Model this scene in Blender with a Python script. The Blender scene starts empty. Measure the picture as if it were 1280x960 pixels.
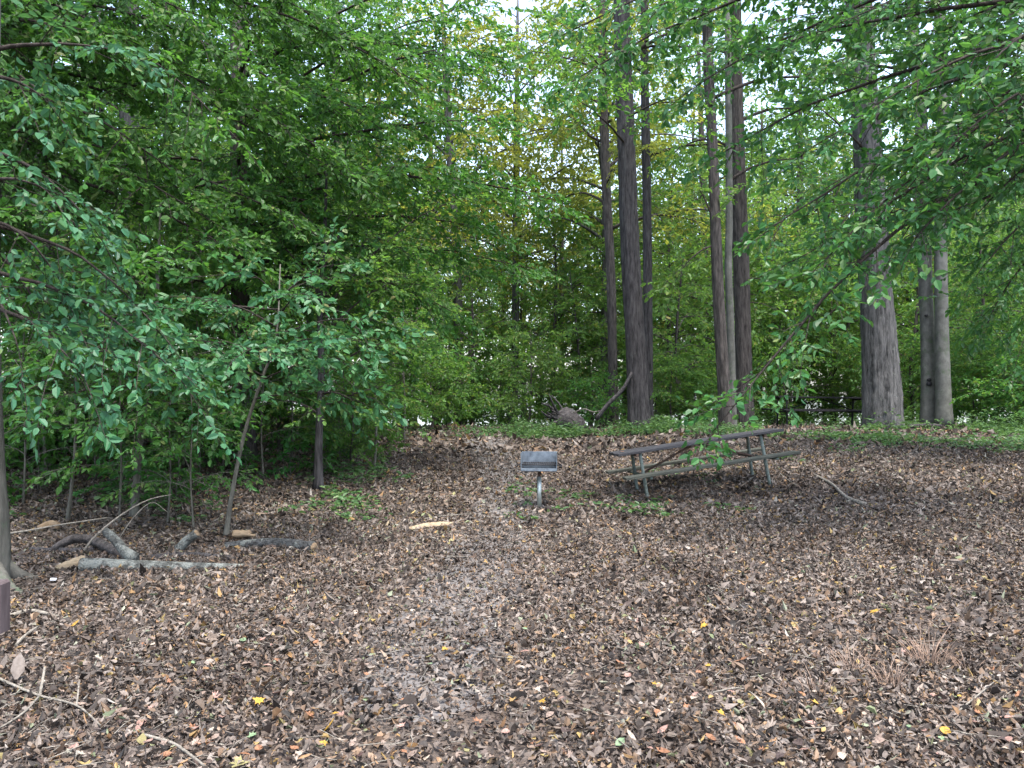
import bpy, math, random
import numpy as np
from mathutils import Matrix, Vector
R = math.radians
SC = bpy.context.scene
COL = SC.collection
rng = np.random.default_rng(11)
random.seed(11)

# ------------------------------------------------------------------ camera, sky, sun, exposure
CAM = np.array((0.0, 0.0, 1.6)); F = 1000.0; HOR = 490.0
cam = bpy.data.cameras.new('camera'); camo = bpy.data.objects.new('camera', cam); COL.objects.link(camo)
cam.sensor_width = 36; cam.lens = 36 * F / 1280; cam.clip_end = 2000; cam.clip_start = 0.05
camo.location = CAM; camo.rotation_euler = (R(90) + math.atan((HOR - 480) / F), 0, 0)
SC.camera = camo
SUN_EL, SUN_AZ = R(72), R(150)          # veiled sun high over the clearing
w = bpy.data.worlds.new('World'); SC.world = w; w.use_nodes = True
nt = w.node_tree; nt.nodes.clear()
sky = nt.nodes.new('ShaderNodeTexSky'); sky.sky_type = 'NISHITA'; sky.sun_disc = False
sky.sun_elevation = SUN_EL; sky.sun_rotation = SUN_AZ; sky.air_density = 1.0; sky.dust_density = 3.0; sky.ozone_density = 1.0
bg = nt.nodes.new('ShaderNodeBackground'); bg.inputs[1].default_value = 0.15
wo = nt.nodes.new('ShaderNodeOutputWorld'); hz = nt.nodes.new('ShaderNodeHueSaturation'); hz.inputs['Saturation'].default_value = .85
nt.links.new(sky.outputs[0], hz.inputs['Color']); nt.links.new(hz.outputs[0], bg.inputs[0]); nt.links.new(bg.outputs[0], wo.inputs[0])
sl = bpy.data.lights.new('sun', 'SUN'); sl.energy = 1.5; sl.angle = R(16); sl.color = (1.0, 0.95, 0.87)
so = bpy.data.objects.new('sun', sl); COL.objects.link(so)
sd = Vector((math.sin(SUN_AZ) * math.cos(SUN_EL), math.cos(SUN_AZ) * math.cos(SUN_EL), math.sin(SUN_EL)))
so.rotation_euler = sd.to_track_quat('Z', 'Y').to_euler(); so.location = (0, 0, 30)
vs = SC.view_settings; vs.view_transform = 'Standard'; vs.look = 'None'; vs.gamma = 1; vs.use_curve_mapping = False
vs.exposure = 2.42
SC.render.engine = 'CYCLES'
cy = SC.cycles; cy.max_bounces = 7; cy.diffuse_bounces = 4; cy.glossy_bounces = 2; cy.transmission_bounces = 5; cy.transparent_max_bounces = 4
cy.use_denoising = True; cy.denoiser = 'OPENIMAGEDENOISE'; cy.denoising_input_passes = 'RGB_ALBEDO_NORMAL'
cy.caustics_reflective = False; cy.caustics_refractive = False

# ------------------------------------------------------------------ helpers: nodes
def lin(*c): return (c[0], c[1], c[2], 1.0)
def newmat(name):
    m = bpy.data.materials.new(name); m.use_nodes = True
    t = m.node_tree; t.nodes.clear()
    o = t.nodes.new('ShaderNodeOutputMaterial')
    return m, t, o
def N(t, kind, **kw):
    n = t.nodes.new(kind)
    for k, v in kw.items(): setattr(n, k, v)
    return n
def ramp(t, fac, stops, mode='LINEAR'):
    r = N(t, 'ShaderNodeValToRGB'); e = r.color_ramp.elements; r.color_ramp.interpolation = mode
    while len(e) < len(stops): e.new(0.5)
    for i, (p, c) in enumerate(stops): e[i].position = p; e[i].color = lin(*c)
    t.links.new(fac, r.inputs[0]); return r.outputs[0]
def mixc(t, fac, a, b, blend='MIX'):
    n = N(t, 'ShaderNodeMix', data_type='RGBA', blend_type=blend)
    for i, v in ((0, fac), (6, a), (7, b)):
        if isinstance(v, (int, float)): n.inputs[i].default_value = v
        elif isinstance(v, tuple): n.inputs[i].default_value = lin(*v)
        else: t.links.new(v, n.inputs[i])
    return n.outputs[2]
def noise(t, scale, detail=3, vec=None, rough=.55):
    n = N(t, 'ShaderNodeTexNoise'); n.inputs['Scale'].default_value = scale; n.inputs['Detail'].default_value = detail
    n.inputs['Roughness'].default_value = rough
    if vec is not None: t.links.new(vec, n.inputs['Vector'])
    return n.outputs[0]
def objvec(t, scale=(1, 1, 1)):
    c = N(t, 'ShaderNodeTexCoord'); m = N(t, 'ShaderNodeMapping'); m.inputs['Scale'].default_value = scale
    t.links.new(c.outputs['Object'], m.inputs['Vector']); return m.outputs[0]
def bump(t, h, strength, dist):
    b = N(t, 'ShaderNodeBump'); b.inputs['Strength'].default_value = strength; b.inputs['Distance'].default_value = dist
    t.links.new(h, b.inputs['Height']); return b.outputs[0]
def principled(t, o, col, rough=.8, spec=.3, nrm=None, metal=0.0):
    p = N(t, 'ShaderNodeBsdfPrincipled')
    if isinstance(col, tuple): p.inputs['Base Color'].default_value = lin(*col)
    else: t.links.new(col, p.inputs['Base Color'])
    if isinstance(rough, (int, float)): p.inputs['Roughness'].default_value = rough
    else: t.links.new(rough, p.inputs['Roughness'])
    p.inputs['Specular IOR Level'].default_value = spec; p.inputs['Metallic'].default_value = metal
    if nrm is not None: t.links.new(nrm, p.inputs['Normal'])
    if o is not None: t.links.new(p.outputs[0], o.inputs[0])
    return p

def leaf_mat(name, cols, trans, tfac=.42, rough=.42, per_object=False):
    """cols: ramp stops over a per-leaf random number"""
    m, t, o = newmat(name)
    g = N(t, 'ShaderNodeObjectInfo') if per_object else N(t, 'ShaderNodeNewGeometry')
    rnd = g.outputs['Random'] if per_object else g.outputs['Random Per Island']
    c = ramp(t, rnd, cols)
    if not per_object:
        oi = N(t, 'ShaderNodeObjectInfo')
        hs = N(t, 'ShaderNodeHueSaturation')
        mr = N(t, 'ShaderNodeMapRange'); mr.inputs[3].default_value = .475; mr.inputs[4].default_value = .52
        t.links.new(oi.outputs['Random'], mr.inputs[0]); t.links.new(mr.outputs[0], hs.inputs['Hue'])
        t.links.new(c, hs.inputs['Color']); c = hs.outputs[0]
    p = principled(t, None, c, rough, .3)
    tr = N(t, 'ShaderNodeBsdfTranslucent')
    tc = mixc(t, .65, c, trans)
    t.links.new(tc, tr.inputs[0])
    mx = N(t, 'ShaderNodeMixShader'); mx.inputs[0].default_value = tfac
    t.links.new(p.outputs[0], mx.inputs[1]); t.links.new(tr.outputs[0], mx.inputs[2]); t.links.new(mx.outputs[0], o.inputs[0])
    return m
def bark_mat(name, dark, light, lichen=None, vs_=(20, 20, 3.0), bs=1.0, rough=.9, patch=.6, ls=2.6):
    m, t, o = newmat(name)
    v = objvec(t, vs_)
    n1 = noise(t, 1.0, 6, v, .65)
    c = ramp(t, n1, [(.32, dark), (.62, light), (.8, tuple(min(1, x * 1.35) for x in light))])
    if lichen:
        n2 = noise(t, ls, 5, objvec(t), .7)
        f = ramp(t, n2, [(patch, (0, 0, 0)), (patch + .1, (1, 1, 1))])
        c = mixc(t, f, c, lichen)
    principled(t, o, c, rough, .15, bump(t, n1, bs, .05))
    return m

M = {}
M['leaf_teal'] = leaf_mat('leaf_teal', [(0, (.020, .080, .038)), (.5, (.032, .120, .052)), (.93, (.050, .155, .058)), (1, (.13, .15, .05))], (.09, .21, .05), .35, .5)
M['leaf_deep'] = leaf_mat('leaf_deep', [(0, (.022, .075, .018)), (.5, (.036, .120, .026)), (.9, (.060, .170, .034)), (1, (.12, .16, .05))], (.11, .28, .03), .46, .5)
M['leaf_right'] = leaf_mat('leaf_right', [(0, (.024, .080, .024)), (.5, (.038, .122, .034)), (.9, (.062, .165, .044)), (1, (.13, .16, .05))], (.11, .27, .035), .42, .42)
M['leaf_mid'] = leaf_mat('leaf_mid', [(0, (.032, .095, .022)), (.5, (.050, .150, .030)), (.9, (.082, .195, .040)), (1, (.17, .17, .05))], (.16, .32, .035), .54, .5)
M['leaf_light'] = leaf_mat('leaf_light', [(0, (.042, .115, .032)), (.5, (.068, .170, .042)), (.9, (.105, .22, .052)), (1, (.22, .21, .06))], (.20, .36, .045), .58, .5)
M['leaf_sunlit'] = leaf_mat('leaf_sunlit', [(0, (.075, .120, .03)), (.45, (.10, .17, .035)), (.85, (.16, .21, .04)), (1, (.28, .27, .05))], (.40, .42, .05), .58, .5)  # sunlit yellow of the high canopy put into the leaf colour
M['leaf_weed'] = leaf_mat('leaf_weed', [(0, (.04, .09, .035)), (.6, (.07, .15, .055)), (1, (.11, .19, .07))], (.13, .25, .05), .4, .45)
M['bark_dark'] = bark_mat('bark_dark', (.014, .013, .014), (.074, .069, .070), (.11, .12, .105), patch=.66)
M['bark_limb'] = bark_mat('bark_limb', (.022, .018, .016), (.06, .05, .044))
M['bark_brown'] = bark_mat('bark_brown', (.020, .018, .017), (.092, .081, .076), (.11, .115, .095), patch=.68)
M['bark_grey'] = bark_mat('bark_grey', (.022, .022, .022), (.125, .122, .12), (.16, .17, .15), (15, 15, 2.4), 1.0, patch=.62)
M['bark_smooth'] = bark_mat('bark_smooth', (.07, .071, .064), (.145, .145, .132), (.075, .098, .062), (5, 5, 4), .35, patch=.55)
M['bark_edge'] = bark_mat('bark_edge', (.05, .048, .042), (.12, .115, .10), (.07, .095, .06), (9, 9, 3), .6, patch=.56)
M['bark_pale'] = bark_mat('bark_pale', (.05, .047, .04), (.125, .12, .10), (.07, .10, .065), (20, 20, 5), .4)
M['bark_log'] = bark_mat('bark_log', (.03, .03, .028), (.12, .125, .115), (.20, .21, .19), (26, 26, 26), 1.0, patch=.46, ls=9)
M['bark_logdark'] = bark_mat('bark_logdark', (.022, .022, .022), (.085, .088, .088), (.17, .18, .165), (26, 26, 26), 1.0, patch=.55, ls=9)
M['stick'] = bark_mat('stick', (.08, .072, .06), (.22, .20, .17), None, (30, 30, 30), .4)
M['root_wood'] = bark_mat('root_wood', (.025, .022, .022), (.11, .10, .098), None, (14, 14, 14), .9)
M['cut_wood'] = bark_mat('cut_wood', (.13, .09, .058), (.25, .185, .12), None, (8, 8, 40), .3)
M['split_wood'] = bark_mat('split_wood', (.16, .12, .08), (.29, .235, .16), None, (6, 40, 40), .3)

def litter_mat(name, per_object=False, fixed=None):
    m, t, o = newmat(name)
    if fixed is None:
        g = N(t, 'ShaderNodeNewGeometry')
        c = ramp(t, g.outputs['Random Per Island'], [
            (.0, (0.017, 0.015, 0.013)), (.15, (0.040, 0.032, 0.027)), (.27, (0.075, 0.061, 0.051)), (.39, (0.121, 0.098, 0.084)),
            (.51, (0.165, 0.138, 0.118)), (.63, (0.210, 0.179, 0.155)), (.71, (0.130, 0.089, 0.060)), (.78, (0.188, 0.128, 0.084)),
            (.84, (0.067, 0.046, 0.038)), (.91, (0.250, 0.221, 0.196)), (.945, (0.250, 0.144, 0.068)), (.968, (0.277, 0.203, 0.077)), (.982, (0.133, 0.172, 0.096)), (1, (0.339, 0.307, 0.273))], 'LINEAR')
    else:
        g = N(t, 'ShaderNodeObjectInfo')
        c = ramp(t, g.outputs['Random'], [(0, tuple(x * .8 for x in fixed)), (1, tuple(x * 1.15 for x in fixed))])
    n = noise(t, 60, 3, objvec(t)) if fixed is None else noise(t, 5, 3, objvec(t))
    c = mixc(t, .35 if fixed is None else .75, c, ramp(t, n, [(.35, (.3, .26, .24)), (.62, (1, 1, 1))]), 'MULTIPLY')
    if fixed is None:
        c = mixc(t, 1.0, c, ramp(t, noise(t, 1.1, 5, objvec(t), .65), [(.36, (.62, .59, .57)), (.5, (1, 1, 1)), (.66, (1.22, 1.2, 1.18))]), 'MULTIPLY')
    p = principled(t, None, c, .6, .25)
    tr = N(t, 'ShaderNodeBsdfTranslucent'); t.links.new(c, tr.inputs[0])
    mx = N(t, 'ShaderNodeMixShader'); mx.inputs[0].default_value = .15
    t.links.new(p.outputs[0], mx.inputs[1]); t.links.new(tr.outputs[0], mx.inputs[2]); t.links.new(mx.outputs[0], o.inputs[0])
    return m
M['litter'] = litter_mat('litter')
def simple(name, c1, c2, scale, rough=.8, spec=.3, metal=0., bs=.3, vec=(1, 1, 1), bd=.01):
    m, t, o = newmat(name); n = noise(t, scale, 5, objvec(t, vec), .65)
    principled(t, o, ramp(t, n, [(.3, c1), (.7, c2)]), rough, spec, bump(t, n, bs, bd), metal); return m
M['soil'] = simple('soil', (.038, .030, .025), (.12, .098, .084), 9, .95, .1, 0, .8, bd=.03)
M['dirt'] = simple('dirt', (.06, .055, .053), (.15, .142, .138), 14, .95, .1, 0, .6, bd=.015)
M['water'] = simple('water', (.05, .06, .06), (.06, .07, .07), .6, .12, .5, 0, .12, bd=.05)
M['galv'] = simple('galvanised_steel', (.28, .31, .29), (.45, .48, .46), 22, .42, .5, .75, .1)
M['pipe_green'] = simple('weathered_green_pipe', (.06, .078, .07), (.14, .165, .15), 18, .65, .3, .1, .2)
M['pipe_rust'] = simple('rusted_pipe', (.045, .03, .025), (.12, .075, .055), 20, .8, .3, .1, .3)
M['firebox'] = simple('firebox_steel', (.07, .085, .105), (.20, .24, .28), 13, .5, .4, .3, .25)
M['firebox_dark'] = simple('soot_steel', (.012, .012, .014), (.04, .04, .045), 13, .7, .3, .3, .3)
M['plank'] = simple('weathered_plank', (.032, .031, .033), (.082, .081, .084), 3, .95, .08, 0, .5, (1.2, 16, 16))
M['plank_green'] = simple('mossy_plank', (.035, .038, .032), (.085, .088, .074), 3, .95, .08, 0, .5, (1.2, 16, 16))
M['plank_backlit'] = simple('backlit_plank', (.010, .010, .011), (.026, .025, .026), 3, .8, .2, 0, .4, (1.2, 16, 16))  # backlit darkness of the far table painted into its boards
M['backlit_metal'] = simple('backlit_metal', (.008, .008, .009), (.018, .018, .02), 9, .6, .3, .2, .2)  # far table frame, its backlit dark put into the colour too
M['post'] = simple('brown_post', (.045, .034, .036), (.10, .08, .082), 3, .85, .2, 0, .5, (14, 14, 1.5))
M['straw'] = simple('straw', (.18, .12, .09), (.34, .25, .19), 8, .8, .2, 0, .1)
M['chip'] = simple('white_chip', (.6, .6, .6), (.8, .8, .8), 8, .6)

# ------------------------------------------------------------------ helpers: meshes and objects
def mesh_np(name, V, faces, mat, smooth=True):
    """faces: list of int arrays (n,k)"""
    me = bpy.data.meshes.new(name)
    V = np.asarray(V, np.float32).reshape(-1, 3)
    faces = [np.asarray(f, np.int32) for f in faces if len(f)]
    me.vertices.add(len(V)); me.vertices.foreach_set('co', V.ravel())
    loops = np.concatenate([f.ravel() for f in faces]); me.loops.add(len(loops)); me.loops.foreach_set('vertex_index', loops)
    tot = np.concatenate([np.full(len(f), f.shape[1], np.int32) for f in faces])
    st = np.concatenate(([0], np.cumsum(tot)[:-1])).astype(np.int32)
    me.polygons.add(len(tot)); me.polygons.foreach_set('loop_start', st)
    me.update(calc_edges=True)
    me.polygons.foreach_set('use_smooth', np.full(len(tot), smooth, bool))
    for m in (mat if isinstance(mat, (list, tuple)) else [mat]): me.materials.append(M[m] if isinstance(m, str) else m)
    return me
class MB:
    def __init__(s): s.V = []; s.Q = []; s.T = []; s.n = 0
    def add(s, V, Q=None, T=None):
        V = np.asarray(V, float).reshape(-1, 3)
        if Q is not None and len(Q): s.Q.append(np.asarray(Q) + s.n)
        if T is not None and len(T): s.T.append(np.asarray(T) + s.n)
        s.V.append(V); s.n += len(V); return s
    def tube(s, pts, rad, k=8, cap=True, wob=0, seed=0):
        V, Q, T = tube(pts, rad, k, cap, wob, seed); return s.add(V, Q, T)
    def box(s, c, size, rot=None):
        h = np.array(size) / 2; b = min(size) * .12
        vs_ = []
        # chamfered box: 24 verts would do; keep 8 corners pulled into 3 each
        for x in (-1, 1):
            for y in (-1, 1):
                for z in (-1, 1):
                    k = np.array((x, y, z)) * h
                    for a in range(3):
                        q = k.copy()
                        for d in range(3):
                            if d != a: q[d] -= np.sign(q[d]) * b
                        vs_.append(q)
        vs_ = np.array(vs_)
        if rot is not None: vs_ = vs_ @ np.array(rot.to_3x3()).T
        vs_ += np.array(c)
        I = lambda x, y, z, a: ((x * 2 + y) * 2 + z) * 3 + a
        Q, T = [], []
        for a in range(3):
            o = [d for d in range(3) if d != a]
            for sgn in (0, 1):
                f = []
                for (p, q) in ((0, 0), (1, 0), (1, 1), (0, 1)):
                    k = [0, 0, 0]; k[a] = sgn; k[o[0]] = p; k[o[1]] = q; f.append(I(*k, a))
                if (sgn == 1) == (a == 1): f = f[::-1]
                Q.append(f)
        for a in range(3):
            o = [d for d in range(3) if d != a]
            for p in (0, 1):
                for q in (0, 1):
                    k0 = [0, 0, 0]; k0[o[0]] = p; k0[o[1]] = q; k1 = list(k0); k1[a] = 1
                    Q.append([I(*k0, o[0]), I(*k1, o[0]), I(*k1, o[1]), I(*k0, o[1])])
        for x in (0, 1):
            for y in (0, 1):
                for z in (0, 1): T.append([I(x, y, z, 0), I(x, y, z, 1), I(x, y, z, 2)])
        return s.add(vs_, Q, T)
    def mesh(s, name, mat, smooth=True, fix=False):
        fs = []
        if s.Q: fs.append(np.concatenate(s.Q))
        if s.T: fs.append(np.concatenate(s.T))
        me = mesh_np(name, np.concatenate(s.V), fs, mat, smooth)
        if fix:
            import bmesh
            b = bmesh.new(); b.from_mesh(me); bmesh.ops.recalc_face_normals(b, faces=b.faces); b.to_mesh(me); b.free()
        return me
def unit(v):
    v = np.asarray(v, float); return v / np.maximum(np.linalg.norm(v, axis=-1, keepdims=True), 1e-9)
def tube(pts, rad, k=8, cap=True, wob=0, seed=0):
    P = np.asarray(pts, float); n = len(P); rad = np.broadcast_to(np.asarray(rad, float), (n,))
    T = unit(np.gradient(P, axis=0))
    ref = np.array((0, 0, 1.)) if abs(T[:, 2]).mean() < .75 else np.array((0, 1., 0))
    A = unit(np.cross(T, ref)); B = np.cross(T, A)
    th = np.arange(k) * 2 * math.pi / k
    rr = rad[:, None] * np.ones((1, k))
    if wob:
        g = np.random.default_rng(seed); ph = g.uniform(0, 6.28, 6)
        zz = np.cumsum(np.r_[0, np.linalg.norm(np.diff(P, axis=0), axis=1)])[:, None]
        ww = sum(np.sin(th[None] * f + ph[i] + zz * z) / (1 + .4 * i) for i, (f, z) in enumerate(((2, .5), (3, -.8), (5, 1.1), (7, -.6), (11, .9))))
        nc = max(3, n // 7); cg = g.normal(size=(nc, k)); fi = np.linspace(0, nc - 1.001, n); i0 = fi.astype(int); fr = (fi - i0)[:, None]
        col = cg[i0] * (1 - fr) + cg[i0 + 1] * fr
        rr = rr * (1 + wob * ww + wob * .45 * g.normal(size=(n, k)) + (wob * 1.1 * col if k > 20 else 0))
    V = P[:, None] + rr[..., None] * (np.cos(th)[None, :, None] * A[:, None] + np.sin(th)[None, :, None] * B[:, None])
    V = V.reshape(-1, 3)
    i = np.arange(n - 1)[:, None] * k; j = np.arange(k)[None]; j2 = (j + 1) % k
    Q = np.stack([i + j, i + j2, i + k + j2, i + k + j], -1).reshape(-1, 4)
    Tt = []
    if cap:
        V = np.concatenate([V, P[:1], P[-1:]]); a = n * k
        jj = np.arange(k); Tt = np.concatenate([np.stack([np.full(k, a), (jj + 1) % k, jj], -1), np.stack([np.full(k, a + 1), (n - 1) * k + jj, (n - 1) * k + (jj + 1) % k], -1)])
    return V, Q, Tt
def bez(a, c, b, n=12):
    t = np.linspace(0, 1, n)[:, None]; a, c, b = map(np.asarray, (a, c, b))
    return (1 - t) ** 2 * a + 2 * t * (1 - t) * c + t * t * b
def poly(pts, n=16):
    """smooth resample of a polyline (Catmull-Rom)"""
    P = np.asarray(pts, float); P = np.concatenate([2 * P[:1] - P[1:2], P, 2 * P[-1:] - P[-2:-1]]); out = []
    m = len(P) - 3
    for u in np.linspace(0, m - 1e-6, n):
        i = int(u); t = u - i; a, b, c, d = P[i:i + 4]
        out.append(.5 * ((2 * b) + (c - a) * t + (2 * a - 5 * b + 4 * c - d) * t * t + (-a + 3 * b - 3 * c + d) * t ** 3))
    return np.array(out)

def tag(o, label=None, cat=None, group=None, kind=None):
    for k, v in (('label', label), ('category', cat), ('group', group), ('kind', kind)):
        if v: o[k] = v
    return o
def obj(name, me, parent=None, loc=None):
    o = bpy.data.objects.new(name, me); COL.objects.link(o)
    if parent is not None: o.parent = parent
    if loc is not None: o.location = loc
    return o
def empty(name, loc, rot=(0, 0, 0)):
    o = bpy.data.objects.new(name, None); COL.objects.link(o); o.location = loc; o.rotation_euler = rot; o.empty_display_size = .2
    return o
KIDS = {}
def copy_tree(o, parent=None):
    c = o.copy(); COL.objects.link(c); c.parent = parent
    for ch in o.children: copy_tree(ch, c)
    return c

# ------------------------------------------------------------------ terrain
def sst(a, b, x):
    t = np.clip((x - a) / (b - a), 0, 1); return t * t * (3 - 2 * t)
def H(x, y):
    x = np.asarray(x, float); y = np.asarray(y, float)
    z = np.interp(y, [-60, 0, 8.5, 10.5, 14, 18, 21, 24, 30, 40, 47, 60, 90], [-.3, 0, .02, .08, .36, .55, .60, .55, .1, -1.3, -2.6, -4, -4])
    z = z + .18 * sst(1.3, 4.2, x) * sst(5, 11, y) * (1 - sst(18.6, 21.5, y))
    z = z + 1.25 * sst(-3, -11.5, x) * sst(8.5, 17, y) * (1 - sst(24, 44, y))
    z = z + .022 * np.sin(x * 1.9 + y * .7) * np.sin(y * 1.3 - x * .5) + .012 * np.sin(x * 4.1 - y * 2.2) * np.sin(y * 3.7)
    return z
def h(x, y): return float(H(x, y))
def px(u, v, d):
    """point at depth d seen at photo pixel (u,v)"""
    return np.array(((u - 640) / F * d, d, 1.6 - (v - HOR) / F * d))
def gp(u, v):
    """ground point under photo pixel (u,v)"""
    d = np.linspace(2, 40, 3000); x = (u - 640) / F * d; z = 1.6 - (v - HOR) / F * d
    k = np.argmax(z <= H(x, d))
    if k == 0: k = 1500
    return np.array((x[k], d[k], h(x[k], d[k])))
def gd(u, d):
    x = (u - 640) / F * d; return np.array((x, d, h(x, d)))

def axis_grid(lo, hi, near, fine, coarse):
    v = [0.]
    while v[-1] < hi: v.append(v[-1] + (fine if v[-1] < near else min(coarse, fine + (v[-1] - near) * .12)))
    u = [0.]
    while u[-1] > lo: u.append(u[-1] - (fine if -u[-1] < near else min(coarse, fine + (-u[-1] - near) * .12)))
    return np.array(sorted(set(u[1:] + v)))
gx = axis_grid(-400, 400, 11, .25, 30); gy = axis_grid(-200, 300, 22, .25, 30)
X, Y = np.meshgrid(gx, gy); nx = len(gx)
Z = H(X, Y)
i, j = np.meshgrid(np.arange(len(gy) - 1), np.arange(nx - 1), indexing='ij'); a = i * nx + j
gq = np.stack([a, a + 1, a + nx + 1, a + nx], -1).reshape(-1, 4)
ground = obj('ground', mesh_np('ground', np.stack([X, Y, Z], -1), [gq], 'soil')); tag(ground, 'dark soil forest floor rising to a low crest', 'ground', kind='structure')
wx, wy = np.meshgrid(np.linspace(-400, 400, 9), np.linspace(44, 900, 9)); k9 = np.arange(8)[:, None] * 9 + np.arange(8)[None]
water = obj('water', mesh_np('water', np.stack([wx, wy, 0 * wx - 2.45], -1), [np.stack([k9, k9 + 1, k9 + 10, k9 + 9], -1).reshape(-1, 4)], 'water'))  # added plane, reflects the sky as bright specks low between trunks
tag(water, 'assumed open water, added to give pale specks low between the far trunks', 'water', kind='structure')
# worn path: narrow sheet following the ground
pc = poly([gp(520, 905), gp(548, 800), gp(590, 725), gp(622, 665), gp(640, 610), gp(622, 575), gd(606, 17.5), gd(600, 22)], 60)
PATH = pc[:, :2].copy()
tg = unit(np.gradient(PATH, axis=0)); nrm2 = np.stack([tg[:, 1], -tg[:, 0]], -1)
hw = .46 + .10 * np.sin(np.arange(60) * .9) + .06 * np.sin(np.arange(60) * 2.3); hw[0] = .1; hw[1] = .25; hw[-1] = .2
pv = []
for q in np.linspace(-1, 1, 7):
    s2 = PATH + nrm2 * (hw * q)[:, None]; pv.append(np.c_[s2, H(s2[:, 0], s2[:, 1]) + .009 - .012 * q * q])
pv = np.stack(pv, 1).reshape(-1, 3); k7 = np.arange(59)[:, None] * 7 + np.arange(6)[None]
path = obj('path', mesh_np('path', pv, [np.stack([k7, k7 + 1, k7 + 8, k7 + 7], -1).reshape(-1, 4)], 'dirt'))
tag(path, 'worn grey dirt path running up through the fallen leaves', 'path', kind='structure')
def path_dist(x, y):
    d = np.full(len(x), 1e9)
    for k in range(0, 60, 1): d = np.minimum(d, np.hypot(x - PATH[k, 0], y - PATH[k, 1]))
    return d

# ------------------------------------------------------------------ leaves
def leaf_geo(P, D, Nn, L, W, fold, droop):
    """6-vertex leaf of two quads folded on the midrib; arrays of n leaves"""
    D = unit(D); B = unit(np.cross(Nn, D)); Nn = np.cross(D, B)
    L = L[:, None]; W = W[:, None]; fo = fold[:, None] * W; dr = droop[:, None] * L
    tip = P + D * L - Nn * dr
    m1 = P + D * L * .28 - Nn * dr * .06; m2 = P + D * L * .68 - Nn * dr * .4
    V = np.stack([P, m1 - B * W * .46 + Nn * fo, m2 - B * W * .40 + Nn * fo * .9, tip, m2 + B * W * .40 + Nn * fo * .9, m1 + B * W * .46 + Nn * fo], 1)
    n = len(P); b = (np.arange(n) * 6)[:, None]
    Q = np.concatenate([b + np.array([[0, 3, 2, 1]]), b + np.array([[0, 5, 4, 3]])])
    return V.reshape(-1, 3), Q

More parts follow.
